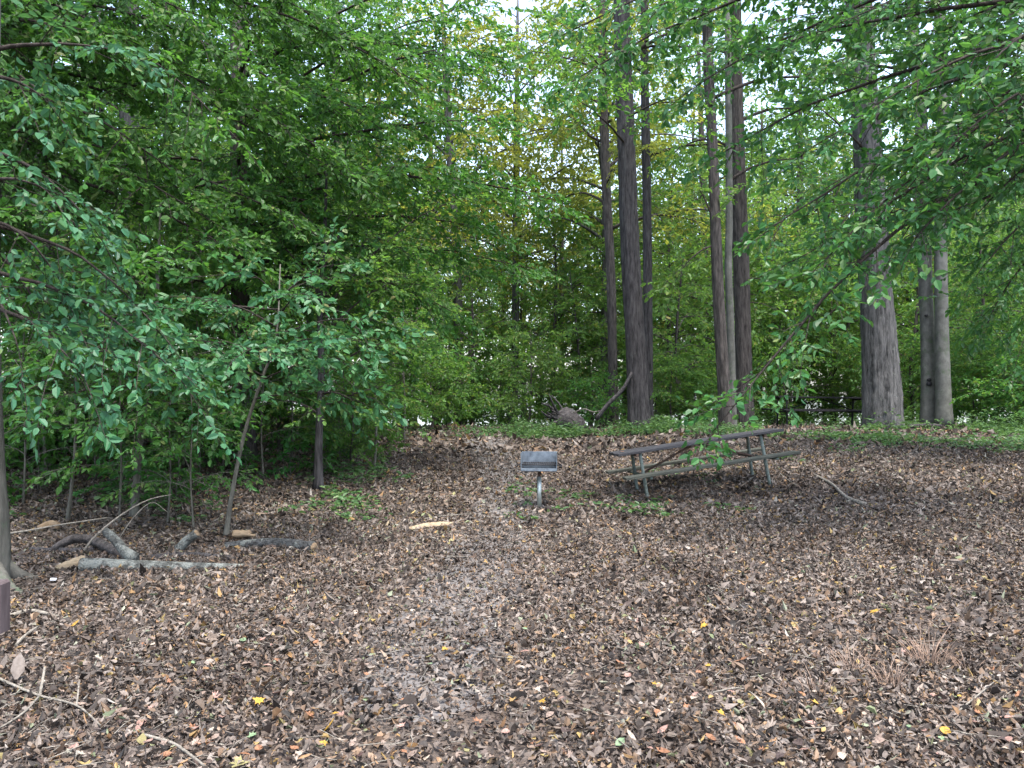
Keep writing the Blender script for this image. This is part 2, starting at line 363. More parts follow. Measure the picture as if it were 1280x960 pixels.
def leaf_geo2(P, D, Nn, L, W, fold, droop):
    D = unit(D); B = unit(np.cross(Nn, D)); Nn = np.cross(D, B); L = L[:, None]; W = W[:, None]
    mid = P + D * L * .45; f = Nn * fold[:, None] * W
    V = np.stack([P, mid - B * W * .55 + f, P + D * L - Nn * droop[:, None] * L, mid + B * W * .55 + f], 1)
    b = (np.arange(len(P)) * 4)[:, None]
    return V.reshape(-1, 3), np.concatenate([b + np.array([[0, 2, 1]]), b + np.array([[0, 3, 2]])])
def spray(limb, g, tw_sp=.2, tw_len=.9, K=5, sub_len=.34, J=6, leaf_len=.085, t0=.22, flat=.3, droop=.18, tilt=.5, aspect=.56):
    """leafy twigs off one limb; returns twig line segments and leaf arrays"""
    seg = np.linalg.norm(np.diff(limb, axis=0), axis=1); cum = np.r_[0, np.cumsum(seg)]; ln = cum[-1]
    m = max(4, int(ln * (1 - t0) / tw_sp)); t = np.sort(np.clip(np.linspace(t0, 1, m) + g.normal(0, .3 / m, m), t0, 1))
    Pm = np.stack([np.interp(t * ln, cum, limb[:, a]) for a in range(3)], -1)
    Tm = unit(np.stack([np.interp(t * ln, cum, np.gradient(limb[:, a], cum)) for a in range(3)], -1))
    side = np.where(np.arange(m) % 2 == 0, 1., -1.)
    up = unit(np.array((0, 0, 1.)) + g.normal(0, flat, (m, 3)))
    B = unit(np.cross(up, Tm)) * side[:, None]
    ang = np.radians(g.uniform(35, 68, m))[:, None]; ang[-1] = .1
    D1 = unit(np.cos(ang) * Tm + np.sin(ang) * B + g.normal(0, .1, (m, 3)))
    l1 = tw_len * (.4 + .6 * np.sin(np.pi * np.clip(.15 + .75 * t, 0, 1))) * g.uniform(.6, 1.2, m)
    dz = np.array((0, 0, -1.))
    s = np.clip(np.linspace(.12, 1, K)[None] + g.normal(0, .05, (m, K)), .05, 1)
    P2 = Pm[:, None] + D1[:, None] * (l1[:, None] * s)[..., None] + dz * (droop * l1[:, None] * s ** 2)[..., None]
    up2 = unit(up[:, None] + g.normal(0, .2, (m, K, 3)))
    B2 = unit(np.cross(up2, D1[:, None])) * np.where(np.arange(K) % 2 == 0, 1., -1.)[None, :, None]
    a2 = np.radians(g.uniform(30, 65, (m, K)))[..., None]; a2[:, -1] *= .25
    D2 = unit(np.cos(a2) * D1[:, None] + np.sin(a2) * B2 + g.normal(0, .12, (m, K, 3)) + dz * .12)
    l2 = sub_len * (1.05 - .5 * s) * g.uniform(.6, 1.3, (m, K)) * np.clip(l1[:, None] / tw_len + .3, .4, 1.2)
    u = np.linspace(.08, 1, J)[None, None]
    P3 = P2[:, :, None] + D2[:, :, None] * (l2[..., None] * u)[..., None] + dz * (.12 * l2[..., None] * u ** 2)[..., None]
    B3 = unit(np.cross(up2, D2))[:, :, None] * np.where(np.arange(J) % 2 == 0, 1., -1.)[None, None, :, None]
    sh = (m, K, J)
    a3 = np.radians(g.uniform(25, 75, sh))[..., None]; a3[:, :, -1] *= .2
    D3 = unit(np.cos(a3) * D2[:, :, None] + np.sin(a3) * B3 + g.normal(0, .22, sh + (3,)) + dz * g.uniform(.05, .5, sh)[..., None])
    N3 = unit(up2[:, :, None] + g.normal(0, tilt, sh + (3,)))
    L = leaf_len * g.uniform(.5, 1.35, sh)
    twigs = [(Pm, D1, l1, droop)]
    tw = np.stack([Pm, Pm + D1 * (l1 * .5)[:, None] + dz * (droop * l1 * .25)[:, None], Pm + D1 * l1[:, None] + dz * (droop * l1)[:, None]], 1)
    tw2 = np.stack([P2, P2 + D2 * l2[..., None] + dz * .12 * l2[..., None]], 2).reshape(-1, 2, 3)
    return tw, tw2, (P3.reshape(-1, 3), D3.reshape(-1, 3), N3.reshape(-1, 3), L.ravel(), L.ravel() * aspect * g.uniform(.85, 1.15, L.size))
def strips(mb, lines, r0, r1):
    """many thin three-sided twigs at once; lines (n,p,3)"""
    n, p, _ = lines.shape
    T = unit(lines[:, -1] - lines[:, 0]); A = unit(np.cross(T, np.array((.3, .2, 1.)))); B = np.cross(T, A)
    rr = np.linspace(r0, r1, p)
    V = np.stack([lines + rr[None, :, None] * (math.cos(q) * A + math.sin(q) * B)[:, None] for q in (0, 2.094, 4.189)], 2).reshape(-1, 3)
    b = (np.arange(n) * p * 3)[:, None, None] + (np.arange(p - 1) * 3)[None, :, None] + np.arange(3)[None, None]
    b2 = (np.arange(n) * p * 3)[:, None, None] + (np.arange(p - 1) * 3)[None, :, None] + ((np.arange(3) + 1) % 3)[None, None]
    mb.add(V, np.stack([b, b2, b2 + 3, b + 3], -1).reshape(-1, 4))

LEAF1 = None
def single_leaf_mesh(mat, name='leaf'):
    P = np.zeros((1, 3)); V, Q = leaf_geo(P, np.array([[0, 1., 0]]), np.array([[0, 0, 1.]]), np.ones(1), np.ones(1), np.array([.16]), np.array([.15]))
    return mesh_np(name, V, [Q], mat, False)
def make_tree(name, base, trunk, rad, limbs, bark, leaf, seed, k=14, wob=.03, sp={}, label=None, cat='tree', group=None, big=0, tk={}, flare=1.0, dens=1.0, extra_stems=()):
    """trunk: points relative to base; limbs: list of (p0, ctrl, p1, radius) relative to base"""
    g = np.random.default_rng(seed); base = np.asarray(base, float)
    root = empty(name, base); tag(root, label, cat, group)
    mb = MB(); T = poly(trunk, max(12, int(len(trunk) * (22 if k > 20 else 7))))
    cum = np.r_[0, np.cumsum(np.linalg.norm(np.diff(T, axis=0), axis=1))]; t = cum / cum[-1]
    rr = np.interp(t, np.linspace(0, 1, len(rad)), rad)
    rr = rr * (1 + flare * .55 * np.exp(-cum / (3.2 * rad[0] + .05)))
    mb.tube(T, rr, k, True, wob, seed)
    for (sp_, sr) in extra_stems:
        S = poly(sp_, 16); mb.tube(S, np.linspace(sr, sr * .35, 16), 8, True, .03, seed + 5)
    LP = [[] for _ in range(5)]
    for (p0, c, p1, r) in limbs:
        L = bez(p0, c, p1, 12); L[1:] += g.normal(0, .018 * np.linalg.norm(np.subtract(p1, p0)) / 3, (11, 3)).cumsum(0) * .6
        ml = MB() if label else mb
        ml.tube(L, np.linspace(r, r * .18, 12), 6, True)
        tw, tw2, lv = spray(L, g, **sp)
        strips(ml, tw, max(.004, r * .22), .0025); strips(ml, tw2, .003, .0015)
        if label: obj('limb', ml.mesh('limb', 'bark_limb'), root)
        for q in range(5): LP[q].append(lv[q])
    tr = obj('trunk', mb.mesh('trunk', bark), root)
    if limbs:
        P, D, Nn, L, W = [np.concatenate(q) for q in LP]
        if dens < 1:
            kp = g.random(len(P)) < dens; P, D, Nn, L, W = P[kp], D[kp], Nn[kp], L[kp], W[kp]
        if big:
            wp = P + base; d = wp[:, 1]; u = 640 + F * wp[:, 0] / np.maximum(d, .1); v = HOR - F * (wp[:, 2] - 1.6) / np.maximum(d, .1)
            vis = (d > 1) & (u > 5) & (u < 1275) & (v > 5) & (v < 955)
            sc = np.where(vis, L / np.maximum(d, .1), 0); idx = np.argsort(-sc)[:big]; idx = idx[sc[idx] > 0]
            me = single_leaf_mesh(leaf); first = None
            Dn = unit(D[idx]); Bn = unit(np.cross(Nn[idx], Dn)); Nq = np.cross(Dn, Bn)
            for q, ii in enumerate(idx):
                o = bpy.data.objects.new('leaf', me); COL.objects.link(o); o.parent = root
                o.matrix_basis = Matrix(((Bn[q, 0] * W[ii], Dn[q, 0] * L[ii], Nq[q, 0] * W[ii], P[ii, 0]), (Bn[q, 1] * W[ii], Dn[q, 1] * L[ii], Nq[q, 1] * W[ii], P[ii, 1]),
                                         (Bn[q, 2] * W[ii], Dn[q, 2] * L[ii], Nq[q, 2] * W[ii], P[ii, 2]), (0, 0, 0, 1)))
            kp = np.ones(len(P), bool); kp[idx] = False; P, D, Nn, L, W = P[kp], D[kp], Nn[kp], L[kp], W[kp]
        n = len(P); V, Q = leaf_geo(P, D, Nn, L, W, g.uniform(.02, .3, n), g.uniform(0, .35, n))
        cr = obj('crown', mesh_np('crown', V, [Q], leaf, False), root); tag(cr, kind='stuff')
    return root

def auto_limbs(g, T, n, z0, z1, length, droop, az=(0, 360), rise=.35, r=.03, taper=.55, irr=.2):
    """n limbs spread over the trunk polyline T between heights z0 and z1"""
    T = np.asarray(T, float); out = []
    for q in range(n):
        f = (q + g.uniform(.1, .9)) / n; z = z0 + (z1 - z0) * f
        p0 = np.array([np.interp(z, T[:, 2], T[:, a]) for a in range(3)])
        A = math.radians(az[0] + ((q * 137.5 + g.uniform(-25, 25)) % (az[1] - az[0])))
        Ln = length * (1 - taper * f ** 1.5) * g.uniform(1 - irr, 1.2); rise_ = rise * g.uniform(1 - irr, 1 + 2.2 * irr); droop_ = droop * g.uniform(.5, 1.3)
        d = np.array((math.cos(A), math.sin(A), 0))
        p1 = p0 + d * Ln + np.array((0, 0, Ln * (rise_ - droop_)))
        c = p0 + d * Ln * .5 + np.array((0, 0, Ln * rise_ * .9))
        out.append((p0, c, p1, r * (1 - .6 * f)))
    return out
def to_limbs(base, T, targets, r=.03, lift=.5):
    """limbs from trunk height z0 (above the base) to world end points: (z0, world point)"""
    T = np.asarray(T, float); out = []
    for z0, w_ in targets:
        p0 = np.array([np.interp(z0, T[:, 2], T[:, a]) for a in range(3)]); p1 = np.asarray(w_) - base
        c = p0 * .45 + p1 * .55; c[2] = max(p0[2], p1[2]) + lift * (.25 + .12 * np.linalg.norm(p1 - p0)) - .25 * abs(p0[2] - p1[2])
        out.append((p0, c, p1, r))
    return out

# ------------------------------------------------------------------ named trees in front
def trunk_px(base, d, pts):
    """trunk polyline through photo pixels at depth d, relative to base"""
    return [np.zeros(3)] + [px(u, v, dd) - base for (u, v, dd) in pts]
SPN = dict(tw_sp=.16, tw_len=.75, K=5, sub_len=.32, J=7, leaf_len=.085, aspect=.6, tilt=.7, flat=.4)           # broad near leaves
SPL = dict(t0=.1, tw_sp=.15, tw_len=1.05, K=6, sub_len=.38, J=8, leaf_len=.088, aspect=.6, tilt=.75, flat=.4)         # layered beech-like sprays
# left edge tree
b = np.array((-4.40, 6.6, h(-4.40, 6.6)))
T = [(0, 0, 0), (.03, 0, .5), (.0, 0, 1.6), (-.02, 0, 3.2), (.02, 0, 5.5), (.05, 0, 9)]
LT = to_limbs(b, T, [(2.3, px(105, 478, 6.2)), (2.6, px(235, 478, 6.8)), (2.5, px(20, 440, 6.0)), (3.0, px(190, 405, 7.0)), (3.3, px(60, 240, 6.3)), (3.6, px(130, 300, 6.9)), (3.0, px(60, 330, 6.6)),
                    (4.4, px(150, 60, 6.8)), (4.2, px(60, 130, 6.8)), (4.0, px(-120, 200, 6)), (5, px(-200, 0, 7)), (5.3, px(60, -120, 7))], .022, .35)
left_tree = make_tree('tree', b, T, [.16, .15, .135, .11, .07], LT, 'bark_edge', 'leaf_teal', 21, 18, .03, SPN, 'grey smooth trunk at the picture edge with a spreading root beside the logs', big=300)
me = MB()
for a_, ln_ in ((-.45, .55), (-1.5, .5), (.6, .4), (2.4, .5)):
    c_, s_ = math.cos(a_), math.sin(a_); pts = []
    for q in (0, .3, .6, 1): pts.append((c_ * (.08 + ln_ * q), s_ * (.08 + ln_ * q), h(b[0] + c_ * ln_ * q, b[1] + s_ * ln_ * q) - b[2] + .26 * (1 - q) ** 2 - .02))
    me.tube(poly(pts, 9), np.linspace(.10, .025, 9), 8, True, .03, 3)
obj('root', me.mesh('root', 'bark_edge'), left_tree)
# multi-stemmed shrub tree over the logs
b = gp(283, 672)
T = trunk_px(b, 8, [(290, 620, b[1]), (305, 545, b[1] + .05), (325, 480, b[1] + .1), (345, 420, b[1] + .2), (350, 330, b[1] + .4)])
LT = to_limbs(b, T, [(1.5, px(452, 492, 8.0)), (1.7, px(430, 450, 8.2)), (1.75, px(250, 455, 7.6)), (1.9, px(225, 425, 7.8)), (1.9, px(400, 430, 7.7)), (2.0, px(300, 445, 7.2)),
                    (2.2, px(460, 400, 8.6)), (2.3, px(235, 370, 8.4)), (2.4, px(380, 365, 8.0)), (2.5, px(170, 400, 8.2)), (2.6, px(300, 340, 8.2)), (2.6, px(420, 330, 8.8))], .012, .3)
make_tree('tree', b, T, [.026, .022, .018, .012, .006], LT, 'bark_pale', 'leaf_teal', 22, 8, .03, SPN, 'leaning pale-stemmed young tree with broad teal leaves behind the sawn log', big=300)
b = gp(168, 648)
T = trunk_px(b, 9, [(172, 590, b[1]), (178, 530, b[1]), (188, 460, b[1] + .1), (195, 380, b[1] + .1), (200, 250, b[1] + .2)])
LT = to_limbs(b, T, [(1.6, px(60, 500, 8.8)), (1.8, px(260, 520, 8.8)), (2.0, px(90, 440, 8.6)), (2.2, px(250, 450, 9.4)), (2.4, px(130, 400, 8.4)), (2.6, px(300, 400, 9.6)), (2.8, px(60, 340, 9)), (3, px(190, 320, 8.6)), (3.2, px(280, 300, 9.5)), (1.5, px(170, 530, 8.4)), (1.2, px(110, 560, 9.0))], .014, .3)
make_tree('tree', b, T, [.045, .04, .034, .024, .01], LT, 'bark_pale', 'leaf_deep', 23, 8, .03, SPN, 'straight pale sapling trunk rising behind the long bare sticks', big=200)
# large layered trees of the left side
b = np.array((-8.4, 10.5, h(-8.4, 10.5)))
T = [(0, 0, 0), (.1, 0, 2), (.1, .1, 5), (.2, 0, 8), (.2, 0, 13)]
LT = to_limbs(b, T, [(6, px(100, 40, 9.5)), (5.5, px(210, 195, 9.6)), (6.8, px(340, 90, 10.2)), (6.5, px(400, 175, 10.6)), (5, px(270, 265, 9.7)), (4, px(130, 300, 9)), (4.5, px(320, 335, 10.2)), (8, px(460, 60, 11)), (6, px(60, 130, 9)),
                    (8.5, px(250, -60, 10)), (9, px(420, -40, 10.5)), (4, px(60, 400, 9.5)), (3.5, px(20, 330, 10.5)), (5.5, px(150, 120, 10.6)), (7, px(240, 20, 9.8)), (5, px(380, 290, 10.6)), (7.5, px(520, 120, 11.2))], .04, .45)
LT += to_limbs(b, T, [(6.3, px(20, 60, 10.2)), (5.2, px(90, 220, 10.2)), (6.9, px(290, 150, 9.4)), (4.6, px(200, 390, 10.5)), (7.8, px(330, 0, 10.9)), (6.4, px(180, 90, 11.2)), (5.8, px(440, 240, 11.3))], .03, .45)
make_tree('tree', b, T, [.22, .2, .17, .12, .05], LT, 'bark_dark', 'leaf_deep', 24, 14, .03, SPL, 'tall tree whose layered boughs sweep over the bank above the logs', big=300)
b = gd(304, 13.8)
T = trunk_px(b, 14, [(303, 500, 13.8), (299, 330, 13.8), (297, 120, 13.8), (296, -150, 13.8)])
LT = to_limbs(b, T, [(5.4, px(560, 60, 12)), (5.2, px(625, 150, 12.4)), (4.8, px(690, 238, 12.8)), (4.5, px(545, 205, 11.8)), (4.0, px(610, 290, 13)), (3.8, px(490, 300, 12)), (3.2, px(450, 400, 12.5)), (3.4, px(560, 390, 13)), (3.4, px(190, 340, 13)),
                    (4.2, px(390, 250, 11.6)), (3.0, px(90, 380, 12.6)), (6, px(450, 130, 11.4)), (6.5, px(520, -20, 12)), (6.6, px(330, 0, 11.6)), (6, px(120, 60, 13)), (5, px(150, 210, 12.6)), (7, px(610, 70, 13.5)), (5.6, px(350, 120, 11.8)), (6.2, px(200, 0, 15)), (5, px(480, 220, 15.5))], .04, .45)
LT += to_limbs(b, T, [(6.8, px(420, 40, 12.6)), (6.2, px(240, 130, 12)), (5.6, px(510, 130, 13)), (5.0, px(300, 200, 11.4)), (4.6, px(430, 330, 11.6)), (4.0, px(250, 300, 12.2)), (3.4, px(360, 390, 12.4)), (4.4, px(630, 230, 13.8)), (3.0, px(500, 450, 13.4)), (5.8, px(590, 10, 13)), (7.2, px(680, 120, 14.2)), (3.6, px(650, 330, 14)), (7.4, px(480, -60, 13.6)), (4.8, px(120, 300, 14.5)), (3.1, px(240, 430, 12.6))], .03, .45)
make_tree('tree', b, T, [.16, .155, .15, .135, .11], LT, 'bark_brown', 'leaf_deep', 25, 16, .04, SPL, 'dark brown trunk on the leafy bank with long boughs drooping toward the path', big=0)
b = gp(398, 612)
T = trunk_px(b, 12, [(399, 540, b[1]), (402, 470, b[1]), (400, 390, b[1]), (405, 300, b[1]), (408, 200, b[1])])
LT = to_limbs(b, T, [(2.5, px(566, 250, b[1] + .4)), (2.2, px(500, 350, b[1])), (1.6, px(480, 430, b[1] - .3)), (2.0, px(330, 400, b[1])), (1.2, px(505, 480, b[1] + .2)), (2.8, px(330, 290, b[1])), (3.2, px(480, 220, b[1] + .3)), (1.4, px(440, 500, b[1] - .5)), (2.7, px(440, 330, b[1] - 1)), (1.1, px(350, 500, b[1]))], .022, .25)
make_tree('tree', b, T, [.06, .055, .045, .03, .015], LT, 'bark_dark', 'leaf_mid', 26, 10, .03, dict(SPL, leaf_len=.075), 'slim dark trunk at the foot of the bank with a bare rising branch')
# right side: tree just off the right of the clearing whose boughs hang in front
b = np.array((6.9, 8.6, h(6.9, 8.6)))
T = [(0, 0, 0), (0, 0, 2), (-.1, 0, 4.5), (-.1, .1, 8), (0, 0, 13)]
LT = to_limbs(b, T, [(4.4, px(905, 530, 8.2)), (4.6, px(1030, 325, 8.4)), (4.8, px(960, 300, 9)), (5.0, px(1060, 300, 8.2)), (5.2, px(1000, 190, 9)), (5.5, px(900, 200, 9.8)), (5.8, px(930, 70, 9.2)), (6.5, px(850, 110, 10)), (6.8, px(720, 95, 10)),
                    (6.6, px(960, -20, 8.8)), (5.4, px(1100, 130, 8)), (5.0, px(1190, 190, 7.6)), (4.6, px(1150, 300, 8)), (5.6, px(1240, 70, 7.4)), (6.2, px(1080, 20, 8.4)), (4.4, px(1240, 250, 8.6)), (7, px(800, 20, 9.5)), (7.4, px(690, 20, 10.5)), (5.3, px(1120, 230, 9.5)),(5.9, px(1180, 40, 9)), (7.2, px(880, 0, 10))], .035, .3)
make_tree('tree', b, T, [.2, .18, .16, .11, .05], LT, 'bark_grey', 'leaf_right', 27, 12, .03, dict(SPN, tw_len=.7, leaf_len=.095), 'overhanging tree whose long leafy boughs droop in front of the tables', big=300, dens=.72)

b = np.array((9.6, 13.2, h(9.6, 13.2)))
T = [(0, 0, 0), (.1, 0, 2), (0, 0, 4.5), (-.1, .1, 8), (0, 0, 13)]
LT = to_limbs(b, T, [(5.5, px(1030, 240, 12.5)), (6.8, px(1040, 80, 12.5)), (7.6, px(960, 20, 13.4)), (4.6, px(1130, 300, 13.5)), (4.4, px(1230, 330, 13)), (5.0, px(1220, 200, 12)), (6.6, px(1150, 40, 13)), (6.4, px(1250, 20, 12.4)), (5.8, px(1260, 120, 13.4)), (4.2, px(1230, 410, 14)), (7.6, px(840, 60, 14.5)), (4.0, px(1280, 420, 12.5)), (4.8, px(980, 330, 14)), (7, px(1110, 110, 14))], .035, .35)
make_tree('tree', b, T, [.18, .17, .15, .11, .05], LT, 'bark_brown', 'leaf_right', 28, 12, .03, dict(SPL, leaf_len=.095), 'bushy tree at the clearing edge spreading vivid leaves before the twin trunks')

# ------------------------------------------------------------------ named trunks on the crest
def crest(u, d, pts, rad, bark, leaf, seed, label, ends=(), zl=(6, 14), n=14, ln=3.6, k=34, wob=.032, sp=None, name='tree', flare=.5):
    b = gd(u, d); T = trunk_px(b, d, [(uu, vv, d) for uu, vv in pts]); T.append(np.array((T[-1][0] * 1.05, .2, 17.)))
    g = np.random.default_rng(seed)
    n = n if d > 22 or u < 300 else (n + 1) // 2
    LT = auto_limbs(g, T, n, zl[0], zl[1], ln * .85, .25, rise=.3, r=.05) if n else []
    LT += to_limbs(b, T, ends, .03, .3)
    return make_tree(name, b, T, rad, LT, bark, leaf, seed, k, wob, sp or dict(tw_sp=.24, tw_len=1.2, K=6, sub_len=.45, J=7, leaf_len=.12, tilt=.9, flat=.5), label, flare=flare)
crest(799, 19.0, [(795, 440), (789, 330), (784, 200), (779, 60), (776, -100)], [.24, .225, .21, .2, .18, .15, .07], 'bark_dark', 'leaf_mid', 31,
      'big dark trunk with furrowed bark and flared foot on the crest', [(8, px(690, 20, 16)), (8.4, px(640, 60, 17)), (7.4, px(850, 120, 17)), (6.8, px(720, 120, 16.5))], (8, 15))
crest(811, 21.5, [(810, 400), (809, 250), (807, 120), (806, -60)], [.12, .12, .115, .11, .09, .05], 'bark_dark', 'leaf_light', 32, 'slim dark trunk standing close behind the big furrowed one', (), (7, 14), 10)
crest(908, 18.2, [(902, 430), (897, 340), (892, 200), (886, 60), (884, -60)], [.14, .13, .12, .115, .11, .08, .04], 'bark_brown', 'leaf_mid', 33, 'greyish brown trunk with a slight bend beyond the tilted table', [(4.2, px(845, 350, 18)), (4.6, px(870, 230, 18))], (7, 14), 11)
crest(931, 20.0, [(929, 420), (926, 300), (921, 150), (919, 0)], [.2, .19, .185, .18, .17, .14, .07], 'bark_brown', 'leaf_mid', 34, 'straight reddish brown trunk beside the slightly bent one', (), (7.5, 15), 13)
crest(916, 19.2, [(914, 430), (911, 330), (912, 200)], [.09, .085, .08, .07, .03], 'bark_smooth', 'leaf_light', 35, 'thin pale mottled stem squeezed between two brown trunks', (), (5.5, 9), 5, 1.8)
crest(1104, 18.8, [(1100, 450), (1093, 330), (1086, 180), (1077, 40), (1074, -80)], [.37, .345, .33, .31, .29, .25, .1], 'bark_grey', 'leaf_mid', 36,
      'thickest grey trunk with ridged bark standing beside the far table', [(7, px(1180, 80, 17)), (6.5, px(1000, 120, 17)), (5.5, px(1030, 330, 18))], (7.5, 15))
crest(1180, 19.0, [(1178, 430), (1177, 330), (1178, 240), (1181, 120), (1176, -40)], [.175, .15, .138, .132, .125, .1, .05], 'bark_smooth', 'leaf_mid', 37, 'smooth pale grey trunk, the stouter of the twin stems', [(5, px(1260, 240, 18.5)), (5.6, px(1250, 120, 18))], (7, 14), 11, 3.6, 18, .022)
TWIN_B = gd(1161, 19.4)
TWIN = crest(1161, 19.4, [(1160, 440), (1157, 340), (1156, 260), (1152, 130), (1140, -20)], [.165, .16, .15, .14, .12, .1, .06], 'bark_smooth', 'leaf_mid', 38, 'smooth bluish grey trunk with dark knot holes, twin of the stouter stem', [(5, px(1120, 200, 19))], (7, 14), 9, 3.6, 18, .022)
crest(767, 23.5, [(766, 450), (763, 330), (759, 250), (754, 100)], [.14, .135, .13, .12, .1, .05], 'bark_brown', 'leaf_sunlit', 39, 'blackish trunk partly hidden in leaves behind the big furrowed one', (), (5.5, 15), 16, 4)
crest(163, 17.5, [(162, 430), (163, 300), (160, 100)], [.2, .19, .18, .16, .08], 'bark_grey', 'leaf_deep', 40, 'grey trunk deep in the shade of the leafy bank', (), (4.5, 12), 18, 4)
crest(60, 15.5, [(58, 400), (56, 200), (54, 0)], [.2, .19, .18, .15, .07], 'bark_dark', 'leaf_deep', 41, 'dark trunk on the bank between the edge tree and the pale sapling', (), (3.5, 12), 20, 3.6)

for kv, kr in ((475, .045), (480, .06), (395, .03)):
    pk = px(1157 if kv > 400 else 1154, kv, 19.4); kn = obj('knot_hole', MB().tube([pk - TWIN_B + np.array((0, -.19, 0)), pk - TWIN_B + np.array((0, -.10, 0))], [kr, kr * .8], 9).mesh('knot_hole', 'firebox_dark'), TWIN)
# ------------------------------------------------------------------ library trees, copied through the wood
LIB = {}
def lib(key, name, trunk, rad, nl, z, ln, droop, rise, bark, leaf, seed, sp, k=9, lr=.03, taper=.55):
    g = np.random.default_rng(seed)
    LIB[key] = make_tree(name, (0, 0, 0), trunk, rad, auto_limbs(g, trunk, nl, z[0], z[1], ln, droop, rise=rise, r=lr, taper=taper, irr=.5), bark, leaf, seed, k, .03, sp, None)
SPU = dict(tw_sp=.2, tw_len=1.0, K=6, sub_len=.42, J=7, leaf_len=.105, tilt=.95, flat=.5)
SPC = dict(tw_sp=.27, tw_len=1.5, K=6, sub_len=.6, J=7, leaf_len=.15, tilt=1.0, flat=.6)
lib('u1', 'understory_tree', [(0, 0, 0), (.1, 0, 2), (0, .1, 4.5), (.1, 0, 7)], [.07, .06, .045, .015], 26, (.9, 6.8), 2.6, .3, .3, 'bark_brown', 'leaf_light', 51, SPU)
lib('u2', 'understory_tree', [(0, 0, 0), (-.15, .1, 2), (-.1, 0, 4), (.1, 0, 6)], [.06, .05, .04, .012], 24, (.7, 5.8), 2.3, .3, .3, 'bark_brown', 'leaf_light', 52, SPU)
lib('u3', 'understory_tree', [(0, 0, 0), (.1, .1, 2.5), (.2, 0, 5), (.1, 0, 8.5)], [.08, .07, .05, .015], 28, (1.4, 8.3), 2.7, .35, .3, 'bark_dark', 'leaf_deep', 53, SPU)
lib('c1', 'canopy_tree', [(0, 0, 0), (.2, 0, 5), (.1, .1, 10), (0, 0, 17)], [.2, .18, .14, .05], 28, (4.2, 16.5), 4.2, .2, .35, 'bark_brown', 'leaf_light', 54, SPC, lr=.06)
lib('c2', 'canopy_tree', [(0, 0, 0), (-.2, 0, 5), (-.1, .1, 10), (0, .2, 16)], [.17, .15, .12, .04], 30, (5.5, 15.5), 4.0, .2, .35, 'bark_grey', 'leaf_sunlit', 55, SPC, lr=.06)
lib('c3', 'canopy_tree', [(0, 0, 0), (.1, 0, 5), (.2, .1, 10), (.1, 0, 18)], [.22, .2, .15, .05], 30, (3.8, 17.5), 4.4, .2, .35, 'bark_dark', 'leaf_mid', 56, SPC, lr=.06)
SPS = dict(tw_sp=.14, tw_len=.4, K=3, sub_len=.2, J=5, leaf_len=.075)
lib('s1', 'sapling', [(0, 0, 0), (.03, 0, .8), (.0, .03, 1.7), (.05, 0, 2.6)], [.016, .013, .009, .004], 13, (.5, 2.5), .9, .25, .3, 'bark_pale', 'leaf_deep', 57, SPS, 6, .007)
lib('s2', 'sapling', [(0, 0, 0), (-.06, 0, .9), (-.05, .05, 2.0), (.05, 0, 3.4)], [.022, .018, .012, .004], 14, (1.1, 3.3), 1.0, .25, .3, 'bark_pale', 'leaf_mid', 58, SPS, 6, .008)
lib('s3', 'seedling', [(0, 0, 0), (.02, 0, .2), (.0, .02, .45), (.03, 0, .8)], [.008, .006, .005, .003], 8, (.12, .78), .35, .2, .3, 'bark_pale', 'leaf_deep', 59, dict(tw_sp=.08, tw_len=.16, K=2, sub_len=.1, J=3, leaf_len=.085), 5, .004)
SPB = dict(tw_sp=.15, tw_len=.6, K=5, sub_len=.3, J=6, leaf_len=.09, tilt=.9, flat=.5)
lib('b1', 'bush', [(0, 0, 0), (.05, 0, .5), (0, .05, 1.1), (.05, 0, 1.9)], [.03, .025, .018, .006], 22, (.15, 1.8), 1.3, .2, .35, 'bark_brown', 'leaf_mid', 60, SPB, 6, .01)
lib('b2', 'bush', [(0, 0, 0), (-.05, 0, .6), (0, .05, 1.4), (.05, 0, 2.6)], [.03, .025, .018, .006], 24, (.2, 2.5), 1.3, .2, .35, 'bark_brown', 'leaf_light', 61, SPB, 6, .01)
USED = set()
def lm(u):
    for lim, nm in ((30, 'the smooth edge trunk'), (120, 'the dark trunk on the bank'), (225, 'the grey trunk deep in shade'), (350, 'the dark brown bank trunk'), (440, 'the slim dark trunk at the bank foot'), (540, 'the pale sapling near the path'), (650, 'the top of the path'), (745, 'the upturned stump'), (850, 'the big furrowed trunk'),
                    (920, 'the slightly bent trunk'), (975, 'the reddish brown trunk'), (1065, 'the far table'), (1135, 'the thickest grey trunk'), (1210, 'the twin smooth trunks')):
        if u < lim: return nm
    return 'the weeds past the twin smooth trunks'
def put(key, u, d, s=1.0, label=None, cat=None, group=None, rz=None, lean=0):
    o = LIB[key] if key not in USED else copy_tree(LIB[key]); USED.add(key)
    p = gd(u, d); o.location = p - np.array((0, 0, .03)); o.scale = (s, s, s * random.uniform(.94, 1.08))
    o.rotation_euler = (random.uniform(-.04, .04) + lean, random.uniform(-.04, .04), random.uniform(0, 6.28) if rz is None else rz)
    tag(o, label % lm(u) if label and '%s' in label else label, cat, group); return o
